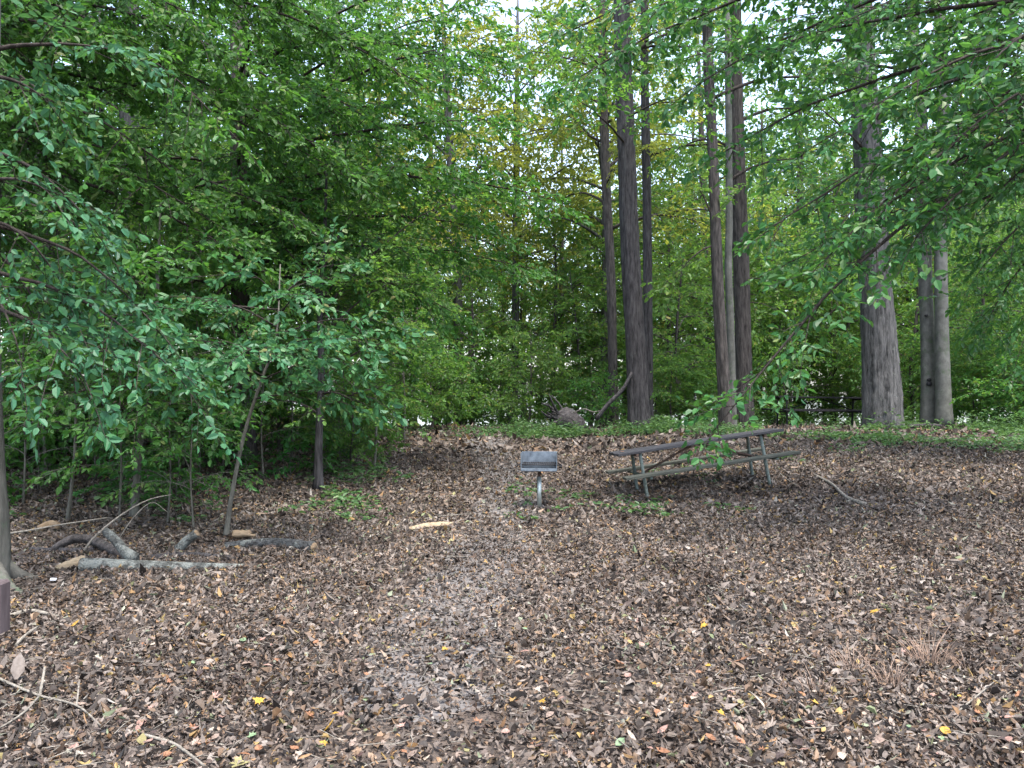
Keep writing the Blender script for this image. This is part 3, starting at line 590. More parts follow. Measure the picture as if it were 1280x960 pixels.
# saplings one can pick out
for u, v, key, s, lab in ((468, 590, 's2', 1.05, 'pale thin sapling at the edge of the bank near the path'),):
    p = gp(u, v); put(key, u, p[1], s, lab, 'sapling')
LBS = ('thin upright sapling on the bank before %s', 'sapling', 'saplings on the shaded bank')
for u, v, key, s in ((85, 652, 's2', 1.0), (150, 655, 's1', .9), (210, 655, 's1', .8), (243, 662, 's1', .75), (60, 600, 's2', 1.1), (120, 600, 's1', 1.1), (330, 600, 's1', 1.0), (365, 575, 's2', 1), (250, 590, 's2', 1.0), (30, 630, 's1', 1.0), (190, 575, 's2', 1.2), (430, 575, 's1', .9), (290, 560, 's2', 1.1), (505, 552, 's2', 1.2), (340, 560, 's2', 1.3)):
    put(key, u, gp(u, v)[1], s, *LBS)
for q in range(60):
    u = random.uniform(-60, 470); v = random.uniform(545, 640)
    if u > 330 and v > 600: continue
    if v > 655 - (u > 250) * 40: continue
    put('s3', u, gp(u, v)[1], random.uniform(.6, 1.3), 'small green seedling in the bank litter before %s', 'seedling', 'seedlings on the shaded bank')
# bank understory (behind the front trees)
g2 = random.Random(5)
LU = ('leafy understory tree in the dark wood near %s', 'tree', 'understory trees on the bank')
for u, d, key, s in ((-40, 12.5, 'u3', .9), (110, 13.5, 'u3', .85), (215, 15, 'u1', .9), (40, 17.5, 'u1', 1.0), (380, 16.5, 'u1', .9), (150, 21, 'u3', 1.0), (300, 20, 'u1', 1), (455, 19, 'u2', .9), (-150, 16, 'u3', 1.1), (250, 25, 'u1', 1.1), (60, 25, 'u2', 1.2), (400, 24, 'u2', 1.1)):
    put(key, u, d, s, *LU)
LB = ('low leafy bush in the shade near %s', 'bush', 'bushes on the bank')
for u, d in ((20, 12.5), (230, 13.5), (130, 15.5), (350, 15), (440, 16), (60, 20), (440, 13.2), (300, 17.5), (200, 18.5)):
    put('b1', u, d, g2.uniform(.6, .95), *LB)
# beyond the crest
LU2 = ('leafy understory tree beyond the crest behind %s', 'tree', 'understory trees beyond the crest')
for u, d, key, s in ((520, 23, 'u2', .9), (590, 26, 'u2', .9), (720, 26, 'u2', .9), (850, 24, 'u2', .9), (990, 27, 'u1', .9), (1045, 28.5, 'u2', 1), (1140, 25, 'u1', 1), (1230, 21.5, 'u1', .9), (1290, 19, 'u2', .9),
                     (480, 30, 'u2', 1.2), (560, 33, 'u2', 1.2), (650, 34, 'u2', 1.2), (780, 31, 'u1', 1.2), (880, 31, 'u2', 1.2), (950, 33, 'u1', 1.2), (1030, 34, 'u2', 1.3), (1110, 32, 'u1', 1.2), (1190, 33, 'u2', 1.3), (1270, 29, 'u1', 1.2), (1340, 24, 'u3', 1.1), (545, 28, 'u2', 1.3), (690, 28.5, 'u2', 1.3), (760, 27, 'u2', 1.35), (835, 28, 'u1', 1.3), (915, 27, 'u2', 1.3), (965, 29, 'u2', 1.4), (1070, 29, 'u2', 1.4), (1150, 29.5, 'u2', 1.4), (1225, 27, 'u2', 1.4), (1300, 24, 'u1', 1.2), (670, 40, 'u2', 1.5), (830, 40, 'u1', 1.5), (450, 27, 'u2', 1.2)):
    put(key, u, d, s, *LU2)
LB2 = ('dense leafy bush along the crest behind %s', 'bush', 'bushes along the crest')
for u, d, key in ((540, 21, 'b1'), (660, 23, 'b2'), (740, 22.5, 'b1'), (840, 22.5, 'b2'), (870, 23, 'b1'), (955, 26, 'b2'), (625, 25, 'b2'), (570, 26, 'b2'), (1010, 29, 'b1'), (1060, 28, 'b2'), (1140, 24, 'b2'), (1215, 20.5, 'b1'), (1250, 19.5, 'b2'), (1290, 18.5, 'b1'), (500, 21, 'b2'), (1190, 23, 'b2'), (480, 25, 'b2'), (690, 30, 'b2'), (590, 31, 'b2'), (905, 26, 'b2'), (1100, 26, 'b2'), (760, 28, 'b2'), (820, 27, 'b2')):
    put(key, u, d, g2.uniform(.75, 1.05), *LB2)
LC = ('tall slender forest tree far behind %s', 'tree', 'tall trees beyond the crest')
for u, d, key, s in ((430, 26, 'c3', .9), (350, 28, 'c1', 1), (250, 32, 'c3', 1), (120, 30, 'c1', 1), (20, 26, 'c3', 1), (-60, 34, 'c1', 1.1), (200, 36, 'c1', 1), (80, 36, 'c1', 1), (390, 35, 'c1', 1),
                     (575, 28, 'c2', 1.05), (640, 30, 'c2', 1.0), (752, 27, 'c2', 1.05), (545, 33, 'c1', .85), (625, 36, 'c2', .75), (700, 34, 'c2', .8), (790, 36, 'c2', .8), (860, 36, 'c1', .85), (960, 37, 'c1', .85), (1040, 37, 'c2', .9), (1130, 36, 'c1', .9), (1215, 36, 'c2', .9), (1300, 34, 'c1', 1), (1400, 30, 'c3', 1), (880, 33, 'c1', 1.0), (1000, 34, 'c1', 1.0), (1090, 33, 'c1', 1), (1180, 34, 'c2', 1.0), (780, 40, 'c1', 1.1), (940, 46, 'c1', 1.2), (1040, 46, 'c1', 1.2), (1270, 37, 'c1', 1.1), (470, 34, 'c1', 1),
                     (500, 41, 'c1', 1), (590, 42, 'c2', 1), (660, 44, 'c2', .85), (740, 43, 'c2', .9), (820, 44, 'c2', 1), (900, 43, 'c2', 1.0), (980, 44, 'c1', 1), (1070, 43, 'c2', 1.1), (1150, 45, 'c2', 1.1), (1230, 43, 'c1', 1), (1310, 42, 'c2', 1), (400, 43, 'c1', 1.1), (300, 44, 'c2', 1.1), (160, 43, 'c1', 1.1), (560, 46, 'c2', .9), (440, 38, 'c2', 1)):
    put(key, u, d, s, *LC)

for x_, y_, key, s_ in ((-3.8, -2.6, 'c1', .9),):  # unseen tree added behind the camera to shade the foreground
    o = copy_tree(LIB[key]); o.location = (x_, y_, h(x_, y_) - .03); o.scale = (s_,) * 3; o.rotation_euler = (0, 0, x_)
    tag(o, 'unseen tall tree added to shade the near end of the clearing', 'tree')

# ------------------------------------------------------------------ ground cover along the crest (weeds)
def weeds(n, region, hgt, seed):
    g = np.random.default_rng(seed); P, D, Nn, L = [], [], [], []
    u = g.uniform(region[0], region[1], n); d = g.uniform(region[2], region[3], n)
    cl = np.sin(u * .03 + 1) + np.sin(u * .011 + d * 1.7) + np.sin(d * 2.3 + u * .02); kp = cl + g.normal(0, .7, n) > .25; u, d = u[kp], d[kp]; n = len(u)
    x = (u - 640) / F * d; z = H(x, d); J = 9
    hh = hgt * (.25 + g.random(n) ** 2 * 1.6)
    a = g.uniform(0, 6.28, (n, J)); t = g.uniform(.15, 1, (n, J))
    rr = g.uniform(.0, .10, (n, J))
    P = np.stack([x[:, None] + np.cos(a) * rr, d[:, None] + np.sin(a) * rr, z[:, None] + hh[:, None] * t], -1).reshape(-1, 3)
    D = np.stack([np.cos(a), np.sin(a), g.uniform(-.2, .6, (n, J))], -1).reshape(-1, 3)
    Nn = unit(np.array((0, 0, 1.)) + g.normal(0, .45, P.shape)); L = g.uniform(.05, .11, len(P))
    return P, D, Nn, L, L * .5
parts = [weeds(1500, (640, 850, 17.6, 21.5), .22, 1), weeds(500, (860, 955, 16, 19.6), .15, 2), weeds(350, (950, 1090, 15.8, 18.6), .07, 15), weeds(900, (1085, 1330, 15.5, 19.6), .15, 16), weeds(500, (860, 965, 19, 22), .3, 12), weeds(1400, (1085, 1330, 17, 21), .32, 13), weeds(350, (960, 1090, 21, 23), .3, 14), weeds(500, (1040, 1330, 13.8, 16), .10, 6), weeds(500, (490, 660, 18, 22), .14, 3), weeds(700, (-40, 480, 9.5, 17), .16, 4), weeds(160, (640, 1000, 9.6, 13.5), .07, 5), weeds(60, (400, 520, 10.5, 13), .14, 8)]
P, D, Nn, L, W = [np.concatenate(q) for q in zip(*parts)]
V, Q = leaf_geo(P, D, Nn, L, W, rng.uniform(0, .3, len(P)), rng.uniform(0, .4, len(P)))
tag(obj('ground_cover', mesh_np('ground_cover', V, [Q], 'leaf_weed', False)), 'low green weeds and seedlings carpeting the crest under the trees', 'ground cover', kind='stuff')

# ------------------------------------------------------------------ leaf litter
def lobed(n, g, L):
    """maple-like leaves, fan of 11 points"""
    ang = np.radians([-90, -60, -38, -12, 18, 40, 62, 78, 90, 102, 118, 140, 162, 192, 218, 240]); ra = np.array([.42, .62, .40, .9, .46, .52, .95, .55, 1.08, .55, .95, .52, .46, .9, .40, .62])
    k = len(ang); curl = g.uniform(-.35, .5, (n, 1)); ph = g.uniform(0, 6.28, (n, 1)); cv = g.uniform(.1, .35, (n, 1))
    r_ = ra[None] * g.uniform(.85, 1.12, (n, k)); x = np.cos(ang)[None] * r_; y = np.sin(ang)[None] * r_
    z = curl * r_ ** 2 * .6 + cv * np.sin(2 * (ang[None] + ph)) * r_ * .6
    V = np.stack([x, y, z], -1); V = np.concatenate([V, np.zeros((n, 1, 3))], 1) * (L * .5)[:, None, None]
    b_ = (np.arange(n) * (k + 1))[:, None]; jj = np.arange(k)
    T = np.stack([b_ + k + 0 * jj, b_ + jj, b_ + (jj + 1) % k], -1).reshape(-1, 3)
    return V, T
def litter(seed, n, d0, d1, margin, size, lob, layer=.03, expo=1.0):
    g = np.random.default_rng(seed)
    d = d0 + (d1 - d0) * g.random(n) ** expo; hw_ = .68 * d + margin; x = g.uniform(-1, 1, n) * hw_; keep = g.random(n) < hw_ / (.68 * d1 + margin)
    x, d = x[keep], d[keep]
    pdn = path_dist(x, d); keep = g.random(len(x)) < np.clip((pdn - .05) / .95, .5, 1)
    # clumpy cover
    cl = np.sin(x * 2.1 + d * .9) + np.sin(d * 2.7 - x * 1.3) + np.sin(x * 5.3) * .6; keep &= g.random(len(x)) < np.where(pdn < .7, .85, np.clip(.82 + .2 * cl, .35, 1))
    x, d = x[keep], d[keep]; n = len(x)
    z = H(x, d) + g.uniform(.004, layer, n); s_ = size * np.clip(g.lognormal(0, .45, n), .35, 2.1)
    up = unit(np.array((0, 0, 1.)) + g.normal(0, .55, (n, 3))); az = g.uniform(0, 6.283, n)
    D = np.stack([np.cos(az), np.sin(az), 0 * az], -1); D = unit(D - up * (D * up).sum(-1, keepdims=True))
    P = np.stack([x, d, z], -1); isl = g.random(n) < lob
    a_ = ~isl; m = a_.sum()
    asp = g.uniform(.22, .75, m)
    V1, Q1 = (leaf_geo if d0 < 5 else leaf_geo2)(P[a_] - D[a_] * s_[a_][:, None] * .5, D[a_], up[a_], s_[a_], s_[a_] * asp, g.normal(0, .5, m), g.normal(0, .45, m))
    V2 = np.zeros((0, 3)); T2 = np.zeros((0, 3), int)
    if isl.any():
        Vl, T2 = lobed(isl.sum(), g, s_[isl] * 1.25); B = np.cross(up[isl], D[isl])
        V2 = (P[isl][:, None] + Vl[..., :1] * B[:, None] + Vl[..., 1:2] * D[isl][:, None] + Vl[..., 2:] * up[isl][:, None]).reshape(-1, 3)
    return mesh_np('leaf_litter', np.concatenate([V1, V2]), [Q1, T2 + len(V1)], 'litter', False)
lt = obj('leaf_litter', litter(71, 165000, 1.8, 5.2, 1.0, .027, .03, .04, .85)); tag(lt, 'thick curled brown leaf litter over the open foreground', 'leaf litter', kind='stuff')
lt = obj('leaf_litter', litter(74, 250000, 5.1, 9.4, 1.2, .031, 0, .04)); tag(lt, 'finer brown leaf litter between the logs and the dry grass tufts', 'leaf litter', kind='stuff')
lt = obj('leaf_litter', litter(75, 6000, 1.8, 12, 1.2, .05, .4, .05)); tag(lt, 'scattered larger lobed leaves over the finer litter', 'leaf litter', kind='stuff')
g = np.random.default_rng(77); n = 2600; d = g.uniform(1.9, 14, n); x = g.uniform(-1, 1, n) * (.68 * d + 1); az = g.uniform(0, 6.28, n); ln = g.uniform(.04, .22, n)
q0 = np.stack([x, d, H(x, d) + g.uniform(.02, .045, n)], -1); q2 = q0 + np.stack([np.cos(az) * ln, np.sin(az) * ln, g.normal(0, .006, n)], -1)
mb = MB(); strips(mb, np.stack([q0, (q0 + q2) / 2 + g.normal(0, .006, (n, 3)), q2], 1), .0032, .0016)
tag(obj('twig_litter', mb.mesh('twig_litter', 'stick')), 'countless thin broken twigs strewn through the leaf litter', 'twigs', kind='stuff')
lt = obj('leaf_litter', litter(72, 240000, 9.2, 15, 1.5, .042, 0, .04)); tag(lt, 'brown leaf litter around the grill and the tilted table', 'leaf litter', kind='stuff')
lt = obj('leaf_litter', litter(73, 110000, 14.8, 24, 2, .085, 0, .03)); tag(lt, 'brown leaf litter along the crest and the upper bank', 'leaf litter', kind='stuff')

# single fallen leaves, the largest ones in front
FC = {'tan': ((.25, .19, .155), 'dull tan fallen leaf lying curled on the litter'), 'rust': ((.27, .135, .075), 'rusty orange brown fallen leaf on the litter'), 'dark': ((.075, .055, .05), 'dark brown wet-looking fallen leaf on the litter'),
      'pale': ((.38, .32, .26), 'pale beige fallen leaf on the darker litter'), 'green': ((.17, .25, .14), 'faded green fallen leaf among the brown ones'), 'gold': ((.46, .28, .05), 'golden yellow fallen leaf on the brown litter'), 'pink': ((.33, .205, .17), 'pinkish brown fallen leaf on the litter')}
FM = {k: litter_mat('fallen_' + k, fixed=c[0]) for k, c in FC.items()}
def fallen_meshes(key):
    g = np.random.default_rng(hash(key) % 1000 if False else sum(map(ord, key))); out = []
    for q in range(3):
        Vl, Tl = lobed(1, g, np.ones(1)); out.append(mesh_np('fallen_leaf', Vl.reshape(-1, 3), [Tl], FM[key], False))
    for asp in (.55, .7, .38):
        n_ = 5; ys = np.linspace(-.5, .5, n_); wd = np.array([.03, .85, 1, .7, .02]) * asp * .5; cu = g.uniform(-.25, .35); fo = g.uniform(.15, .5)
        Vv = []
        for y_, w_ in zip(ys, wd):
            zc = cu * y_ * y_ * 2; Vv += [(-w_, y_, zc + fo * w_), (0, y_, zc), (w_, y_, zc + fo * w_)]
        a_ = np.arange(n_ - 1)[:, None] * 3 + np.arange(2)[None]
        out.append(mesh_np('fallen_leaf', Vv, [np.stack([a_, a_ + 1, a_ + 4, a_ + 3], -1).reshape(-1, 4)], FM[key], True))
    return out
FMESH = {k: fallen_meshes(k) for k in FC}
def fallen(key, u, v, size, lab=None, grp=True, shape=None, lift=.03):
    p = gp(u, v); me = FMESH[key][random.randrange(6) if shape is None else shape]
    o = obj('fallen_leaf', me, None, (p[0], p[1], p[2] + lift + random.uniform(0, .012))); o.scale = (size,) * 3
    o.rotation_euler = (random.gauss(.12, .25), random.gauss(0, .25), random.uniform(0, 6.28))
    tag(o, lab or FC[key][1], 'leaf', ('fallen %s leaves in front' % key) if lab is None else None); return o
for key, u, v, s_, sh, lab in (('gold', 1090, 774, .10, 0, 'bright yellow lobed leaf lying alone behind the dry grass tufts'), ('gold', 878, 791, .08, 1, 'yellow leaf on the litter well apart from the tufts, beside small greenish ones'), ('gold', 675, 886, .085, 2, 'deep golden upright-standing leaf on the litter below the path end'),
                            ('rust', 926, 836, .14, 1, 'large reddish brown lobed leaf clump on the dark litter'), ('pale', 947, 888, .10, 3, 'large cream coloured leaf by a thin bare twig'), ('gold', 325, 887, .09, 0, 'crumpled mustard yellow leaf near the bare fallen branch'), ('gold', 414, 919, .08, 4, 'orange yellow leaf between mustard ones in the near litter')):
    fallen(key, u, v, s_, lab, shape=sh, lift=.045)
keys = ['tan'] * 24 + ['rust'] * 12 + ['dark'] * 8 + ['pale'] * 14 + ['green'] * 5 + ['gold'] * 3 + ['pink'] * 16
for q in range(290):
    v = 955 - 200 * random.random() ** 1.3; u = random.uniform(5, 1275)
    fallen(random.choice(keys), u, v, random.uniform(.04, .072))

# ------------------------------------------------------------------ pedestal grill
def rotm(rx=0, ry=0, rz=0): return Matrix.Rotation(rz, 4, 'Z') @ Matrix.Rotation(ry, 4, 'Y') @ Matrix.Rotation(rx, 4, 'X')
gb = gp(674, 636)
grill = empty('grill', gb, (0, 0, R(-4))); tag(grill, 'steel pedestal barbecue grill with open firebox on a single post', 'grill')
zb = (636 - 588) / F * gb[1]
obj('post', MB().tube([(0, 0, -.1), (0, 0, .2), (0, 0, .42)], .030, 16).mesh('post', 'galv'), grill)
obj('swivel_sleeve', MB().tube([(0, 0, .40), (0, 0, zb - .005)], .021, 12).mesh('swivel_sleeve', 'pipe_rust'), grill)
bw, bd, bh = .46, .36, .225
fb = obj('firebox', MB().box((0, 0, zb + .004), (bw, bd, .008)).mesh('firebox', 'firebox_dark', False, True), grill)
def panel(nm, c, s, mt): return obj(nm, MB().box(c, s).mesh(nm, mt, False, True), fb)
panel('back_panel', (0, bd / 2 - .004, zb + .008 + bh / 2), (bw - .004, .006, bh), 'firebox')
panel('side_panel', (-bw / 2 + .003, -.004, zb + .008 + bh / 2), (.006, bd - .01, bh), 'firebox')
panel('side_panel', (bw / 2 - .003, -.004, zb + .008 + bh / 2), (.006, bd - .01, bh), 'firebox')
panel('front_lip', (0, -bd / 2 + .004, zb + .025), (bw - .014, .006, .034), 'firebox')
gr = obj('grate', MB().tube([(-bw / 2 + .01, -bd / 2 + .03, zb + .085), (bw / 2 - .01, -bd / 2 + .03, zb + .085)], .008, 6).tube([(-bw / 2 + .01, bd / 2 - .03, zb + .085), (bw / 2 - .01, bd / 2 - .03, zb + .085)], .008, 6).mesh('grate', 'firebox_dark'), grill)
bme = MB().tube([(0, -bd / 2 + .025, zb + .095), (0, bd / 2 - .025, zb + .095)], .006, 6).mesh('bar', 'firebox_dark')
for q in range(15): obj('bar', bme, gr, (-bw / 2 + .03 + q * (bw - .06) / 14, 0, 0))
hp = [(.03 * math.cos(t_) * 1.0, .02 * math.sin(t_), .012 * t_ / 6) for t_ in np.linspace(0, 12, 30)]
for sx in (-1, 1):
    mb = MB().tube([(sx * (bw / 2 - .01), -bd / 2 + .05, zb + .085), (sx * (bw / 2 + .05), -bd / 2 + .04, zb + .075)], .007, 6)
    mb.tube([(sx * (bw / 2 + .055 + .012 * math.cos(t_)), -bd / 2 + .04 - .05 + t_ * .008, zb + .075 + .012 * math.sin(t_)) for t_ in np.linspace(0, 12.6, 36)], .005, 5)
    obj('handle', mb.mesh('handle', 'firebox_dark'), grill)

# ------------------------------------------------------------------ picnic tables
def table(loc, rot, label, mt, ms, mleg, mbr, L=2.36, xl=.86):
    root = empty('picnic_table', loc, rot); tag(root, label, 'picnic table')
    g = np.random.default_rng(len(label))
    for q in range(5):
        y = (q - 2) * .135
        mb = MB().box((g.normal(0, .008), y, .745 + g.normal(0, .002)), (L + g.normal(0, .01), .128, .04), rotm(0, g.normal(0, .002), g.normal(0, .001)))
        obj('plank', mb.mesh('plank', mt, False, True), root)
    for sy in (-1, 1):
        for q in range(2):
            mb = MB().box((g.normal(0, .01), sy * (.575 + q * .147), .425 + g.normal(0, .002)), (L + .02, .138, .04))
            obj('seat_plank', mb.mesh('seat_plank', ms, False, True), root)
    for sx in (-1, 1):
        for sy in (-1, 1):
            obj('leg', MB().tube(poly([(sx * xl, sy * .27, .722), (sx * xl, sy * .285, .55), (sx * xl, sy * .31, .2), (sx * xl, sy * .33, -.06)], 8), .024, 10).mesh('leg', mleg), root)
        obj('seat_bar', MB().tube([(sx * xl, -.76, .385), (sx * xl, 0, .385), (sx * xl, .76, .385)], .022, 10).mesh('seat_bar', mleg), root)
        obj('top_bar', MB().box((sx * (xl + .05), 0, .705), (.04, .66, .035)).mesh('top_bar', mbr, False, True), root)
        obj('brace', MB().tube([(sx * (xl - .02), 0, .385), (sx * .06, 0, .70)], .017, 8).mesh('brace', mbr), root)
    return root
pl = gp(806, 628); pr = gp(965, 608)
c = (pl + pr) / 2; dv = pr - pl
tb = np.array((c[0], c[1] + .42, 0)); rz = math.atan2(dv[1] * .35, dv[0])
hl, hr = h(tb[0] - .86, tb[1] - .3), h(tb[0] + .86, tb[1] - .3)
slope = math.atan2(hr - hl, 1.72)
near_table = table((tb[0], tb[1], (hl + hr) / 2), (-R(2.2), -R(8.3), rz), 'weathered grey picnic table tilted with the slope beside the grill', 'plank', 'plank_green', 'pipe_green', 'pipe_rust'); near_table.scale = (1, 1, .93)
tm = Matrix.LocRotScale(near_table.location, near_table.rotation_euler, near_table.scale)
for q in range(6):
    o = obj('fallen_leaf', FMESH[random.choice(('tan', 'pale', 'rust', 'pink'))][random.randrange(6)], None, tm @ Vector((random.uniform(-1.1, 1.1), random.uniform(-.3, .3), .776))); o.scale = (random.uniform(.05, .08),) * 3
    o.rotation_euler = (random.gauss(0, .12), -R(8.3), random.uniform(0, 6.28)); tag(o, 'small dry leaf lying on top of the tilted table', 'leaf', 'leaves on the tilted table')
tb2 = gd(1025, 20.2); table((tb2[0], tb2[1], tb2[2] + .05), (0, R(.6), R(3)), 'black silhouetted picnic table level on the crest beside the thickest trunk', 'plank_backlit', 'plank_backlit', 'backlit_metal', 'backlit_metal', 2.36, .98)

# ------------------------------------------------------------------ logs, sticks, stump, small things
def log(label, pts, r, bark, cut=True, name='log', rend=None, cat='log', seed=1, k=14, wob=.06, n=18, stubs=()):
    P0 = np.array(pts[0]); root = empty(name, P0); tag(root, label, cat)
    P = poly(np.array(pts) - P0, n); rr = np.linspace(r, rend or r, n)
    mb = MB().tube(P, rr, k, True, wob, seed)
    for (sp_, sr) in stubs: mb.tube(poly(np.array(sp_) - P0, 8), np.linspace(sr, sr * .8, 8), 10, True, wob, seed + 1)
    obj('bark', mb.mesh('bark', bark), root)
    if cut:
        for e, s_ in ((0, -1), (-1, 1)):
            t_ = unit(P[e] - P[1 if e == 0 else -2]); rx = r if e == 0 else (rend or r)
            obj('cut_end', MB().tube([P[e] - t_ * .01, P[e] + t_ * .006], [rx * .93, rx * .9], 14).mesh('cut_end', 'cut_wood'), root)
    for (sp_, sr) in stubs:
        S = np.array(sp_) - P0; t_ = unit(S[-1] - S[-2]); obj('cut_end', MB().tube([S[-1] - t_ * .01, S[-1] + t_ * .006], sr * .74, 12).mesh('cut_end', 'cut_wood'), root)
    return root
def up(p, z): return np.array((p[0], p[1], h(p[0], p[1]) + z))
A0, A1, A2 = up(gp(103, 712), .04), up(gp(200, 712), .03), up(gp(318, 710), .005)
log('long grey log crusted with lichen and a raised branch stub', [A0, A1, A2], .066, 'bark_log', True, rend=.03, seed=4, n=34, wob=.09,
    stubs=(([up(gp(170, 708), .08), px(158, 690, A0[1] + .15), px(146, 676, A0[1] + .25), px(133, 664, A0[1] + .35)], .05),))
q0 = gp(90, 712); log('split pale wedge of wood at the end of the lichen log', [up(gp(72, 714), .02), up(gp(92, 712), .045), up(gp(108, 710), .05)], .03, 'split_wood', False, 'wood_piece', .055, 'wood', 5, 7, .2, 8)
B0 = gp(66, 692); log('curved brown branch arching over the ground behind the lichen log', [up(B0, .02), px(78, 680, B0[1]), px(95, 673, B0[1] + .05), px(118, 676, B0[1] + .05), up(gp(155, 698), .03)], .036, 'bark_brown', False, 'fallen_branch', .05, 'branch', 6)
log('sawn dark grey log with pale cut end by the bank', [up(gp(282, 687), .03), up(gp(340, 685), .055), up(gp(393, 690), .05)], .04, 'bark_logdark', True, rend=.052, seed=7, n=26, wob=.09)
log('short pale sawn block resting behind the dark grey log', [up(gp(292, 676), .07), up(gp(314, 676), .075)], .042, 'cut_wood', False, 'wood_block', None, 'wood', 8, 10, .18, 8)
log('small chip of pale wood lying on the sawn dark log', [up(gp(312, 681), .10), up(gp(320, 681), .10)], .016, 'cut_wood', False, 'wood_chip', None, 'wood', 8, 6, .1, 4)
log('pale sawn chunk of wood under the long bare stick', [up(gp(50, 668), .06), up(gp(64, 666), .10), up(gp(74, 668), .09)], .034, 'cut_wood', False, 'wood_block', .028, 'wood', 9, 9, .2, 9)
log('mossy broken stub leaning up from the litter between the logs', [up(gp(222, 690), .01), px(234, 676, gp(222, 690)[1]), px(247, 666, gp(222, 690)[1])], .045, 'bark_log', True, 'log_stub', .04, 'log', 10, 10, .1, 8)
log('dark half-rotten log lying in shadow behind the lichen log', [up(gp(40, 690), .02), up(gp(90, 692), .03), up(gp(20, 688) * 0 + gp(120, 690), .02)], .03, 'bark_dark', False, seed=12)
log('dark rotten branch lying behind the lichen log on the bank side', [up(gp(190, 700), .02), up(gp(240, 697), .03), up(gp(290, 700), .02)], .028, 'bark_dark', False, 'fallen_branch', .02, 'branch', 13)
D0 = gp(0, 676)[1]
log('long bare stick propped level behind the curved branch', [px(-30, 672, D0), px(30, 664, D0), px(75, 656, D0 + .1), px(135, 647, D0 + .3)], .014, 'stick', False, 'stick', .007, 'stick', 14, 6, .05, 12)
log('forked bare stick rising from the log pile into the saplings', [px(98, 700, 7.7), px(118, 672, 7.8), px(150, 645, 8.0), px(185, 625, 8.2), px(215, 618, 8.4)], .013, 'stick', False, 'stick', .004, 'stick', 15, 6, .05, 14,
    stubs=())
log('thin arched twig springing over the log pile', [px(140, 690, 7.9), px(165, 650, 8.0), px(190, 628, 8.1), px(210, 640, 8.1)], .006, 'stick', False, 'stick', .003, 'stick', 16, 5, .05, 12)
log('pale split piece of wood lying on the path', [up(gp(512, 664), .012), up(gp(535, 661), .035), up(gp(566, 658), .02)], .026, 'split_wood', False, 'wood_piece', .02, 'wood', 17, 7, .22, 9)
log('small pale wood shard standing in litter beside the path', [up(gp(481, 663), -.01), up(gp(484, 661), .05), up(gp(486, 660), .085)], .02, 'split_wood', False, 'wood_chip', .008, 'wood', 18, 6, .2, 5)
log('thin straight stick lying across the path', [up(gp(520, 653), .03), up(gp(560, 648), .04), up(gp(590, 645), .03)], .008, 'stick', False, 'stick', .004, 'stick', 19, 5, .05, 8)
# fallen branch front left with side twigs
f0 = [up(gp(u, v), .045) for u, v in ((-40, 838), (10, 862), (52, 880), (98, 892), (128, 918))]
log('bare grey fallen branch with twigs lying on the near litter', f0, .009, 'stick', False, 'fallen_branch', .004, 'branch', 20, 6, .08, 24,
    stubs=(([f0[2], up(gp(56, 868), .09), up(gp(58, 862), .12)], .008), ([f0[2], up(gp(30, 905), .05), up(gp(-10, 930), .05)], .006), ([f0[3], up(gp(100, 882), .08), up(gp(101, 874), .10)], .005)))
f1 = [up(gp(u, v), .04) for u, v in ((180, 928), (215, 938), (235, 950), (262, 972))]
log('second bare branch half buried in the near litter', f1, .008, 'stick', False, 'fallen_branch', .006, 'branch', 21, 6, .08, 14)
log('flat weathered stick lying near the brown post', [up(gp(10, 777), .03), up(gp(40, 771), .045), up(gp(75, 776), .03)], .022, 'stick', False, 'stick', .012, 'stick', 22, 7, .12, 10)
log('short crooked stick by the weathered one', [up(gp(22, 812), .03), up(gp(35, 800), .04), up(gp(50, 790), .04)], .012, 'stick', False, 'stick', .008, 'stick', 23, 6, .15, 8)
log('pale barkless branch lying on the slope past the tilted table', [up(gp(1018, 596), .03), up(gp(1040, 610), .05), up(gp(1058, 626), .04), up(gp(1082, 634), .03)], .018, 'stick', False, 'fallen_branch', .028, 'branch', 24, 7, .12, 16)
log('thin curved stick by the right leg of the tilted table', [up(gp(968, 588), .03), up(gp(985, 604), .04), up(gp(1002, 612), .02)], .009, 'stick', False, 'stick', .005, 'stick', 25, 5, .05, 8)
log('thin bare twig lying beside the cream leaf', [up(gp(890, 876), .045), up(gp(925, 874), .06), up(gp(952, 886), .045)], .005, 'stick', False, 'stick', .003, 'stick', 26, 5, .05, 8)
log('slim bare twig on the litter near the dry grass', [up(gp(1195, 900), .045), up(gp(1220, 880), .05), up(gp(1240, 862), .045)], .005, 'stick', False, 'stick', .003, 'stick', 27, 5, .05, 8)
log('leaning dead limb resting against the big furrowed trunk', [px(745, 524, 18.6), px(760, 505, 18.6), px(778, 487, 18.7), px(790, 466, 18.8)], .06, 'bark_dark', False, 'fallen_branch', .04, 'branch', 28, 8, .08, 12)
log('thin pale bent stick above the weeds by the upturned stump', [px(716, 516, 19.5), px(730, 511, 19.4), px(742, 515, 19.3), px(754, 512, 19.2)], .016, 'stick', False, 'stick', .012, 'stick', 29, 6, .05, 10)
log('dark fallen log low in the weeds by the twin trunks', [up(gp(1135, 538), .08), up(gp(1155, 537), .1), up(gp(1175, 537), .08)], .05, 'bark_dark', False, seed=30)
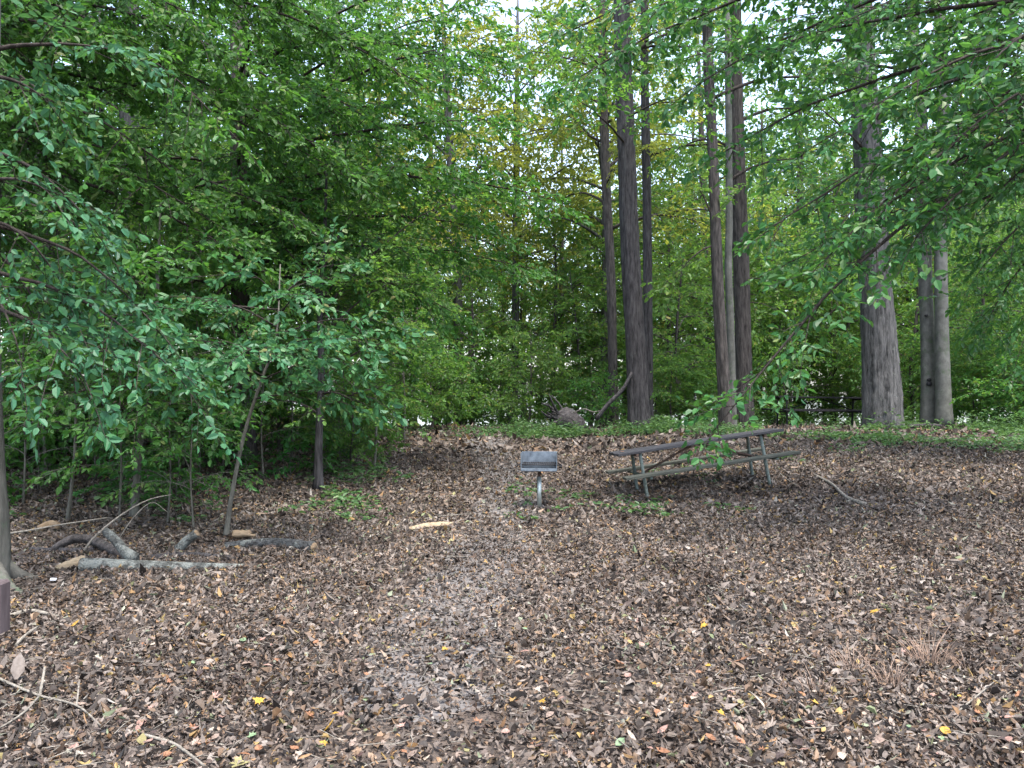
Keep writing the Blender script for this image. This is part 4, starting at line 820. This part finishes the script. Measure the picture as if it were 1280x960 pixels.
# upturned stump
sb = gd(706, 20.0); st = empty('upturned_stump', sb); tag(st, 'upturned grey stump with torn roots in the weeds on the crest', 'stump')
mb = MB().tube(poly([(.45, .1, .05), (.2, 0, .2), (-.05, -.05, .32), (-.25, -.1, .42)], 12), [.16, .20, .24, .27, .28, .30, .31, .31, .30, .26, .18, .06], 16, True, .12, 40)
obj('root_plate', mb.mesh('root_plate', 'root_wood'), st)
g = np.random.default_rng(8)
for q in range(11):
    a_ = g.uniform(0, 6.28); ln_ = g.uniform(.3, .65)
    e = np.array((-.3 - g.uniform(0, .35), -.1 + math.cos(a_) * ln_ * .6, .4 + math.sin(a_) * ln_))
    obj('root', MB().tube(poly([(-.1, -.05, .34), (np.array((-.1, -.05, .34)) + e) / 2 + g.normal(0, .05, 3), e], 7), np.linspace(.05, .015, 7), 6, True, .1, q).mesh('root', 'root_wood' if q % 2 else 'bark_dark'), st)
# brown post at the left edge
pb = gp(-4, 797); po = obj('post', MB().box((0, 0, .12), (.13, .13, .5)).mesh('post', 'post', False, True), None, pb); tag(po, 'short squared brown wooden post at the picture edge', 'post')
ch = obj('paper_scrap', MB().box((0, 0, 0), (.045, .03, .012), rotm(.2, .1, .3)).mesh('paper_scrap', 'chip', False, True), None, up(gp(68, 730), .04)); tag(ch, 'tiny white scrap lying below the lichen log', 'litter')
# dry grass tufts
for q, (u, v, hh, n_, lab) in enumerate(((1062, 838, .16, 34, 'sparse dry grass tuft standing between the bushier straw tuft and the red leaf'), (1160, 832, .20, 70, 'bushiest dry straw-coloured grass tuft in the litter'), (1112, 860, .17, 36, 'low dry reddish grass tuft in front of the bushiest one'), (1020, 868, .13, 22, 'smallest thin dry grass tuft nearest the red leaf'), (1205, 838, .11, 20, 'short broken dry grass stalks next to the bushiest tuft'))):
    p = gp(u, v); mb = MB(); ln_ = []
    for k_ in range(n_):
        a_ = g.uniform(0, 6.28); r_ = g.uniform(0, .09); l_ = hh * g.uniform(.4, 1.15); x0 = np.array((math.cos(a_) * r_, math.sin(a_) * r_, -.01)); dr = np.array((math.cos(a_) * .35 + g.normal(0, .2), math.sin(a_) * .35 + g.normal(0, .2), 1.))
        ln_.append([x0, x0 + dr * l_ * .55, x0 + dr * l_ + np.array((dr[0] * l_ * .3, dr[1] * l_ * .3, -.1 * l_))])
    strips(mb, np.array(ln_), .0028, .001)
    tag(obj('dry_grass_tuft', mb.mesh('dry_grass_tuft', 'straw'), None, p + np.array((0, 0, .01))), lab, 'dry grass')
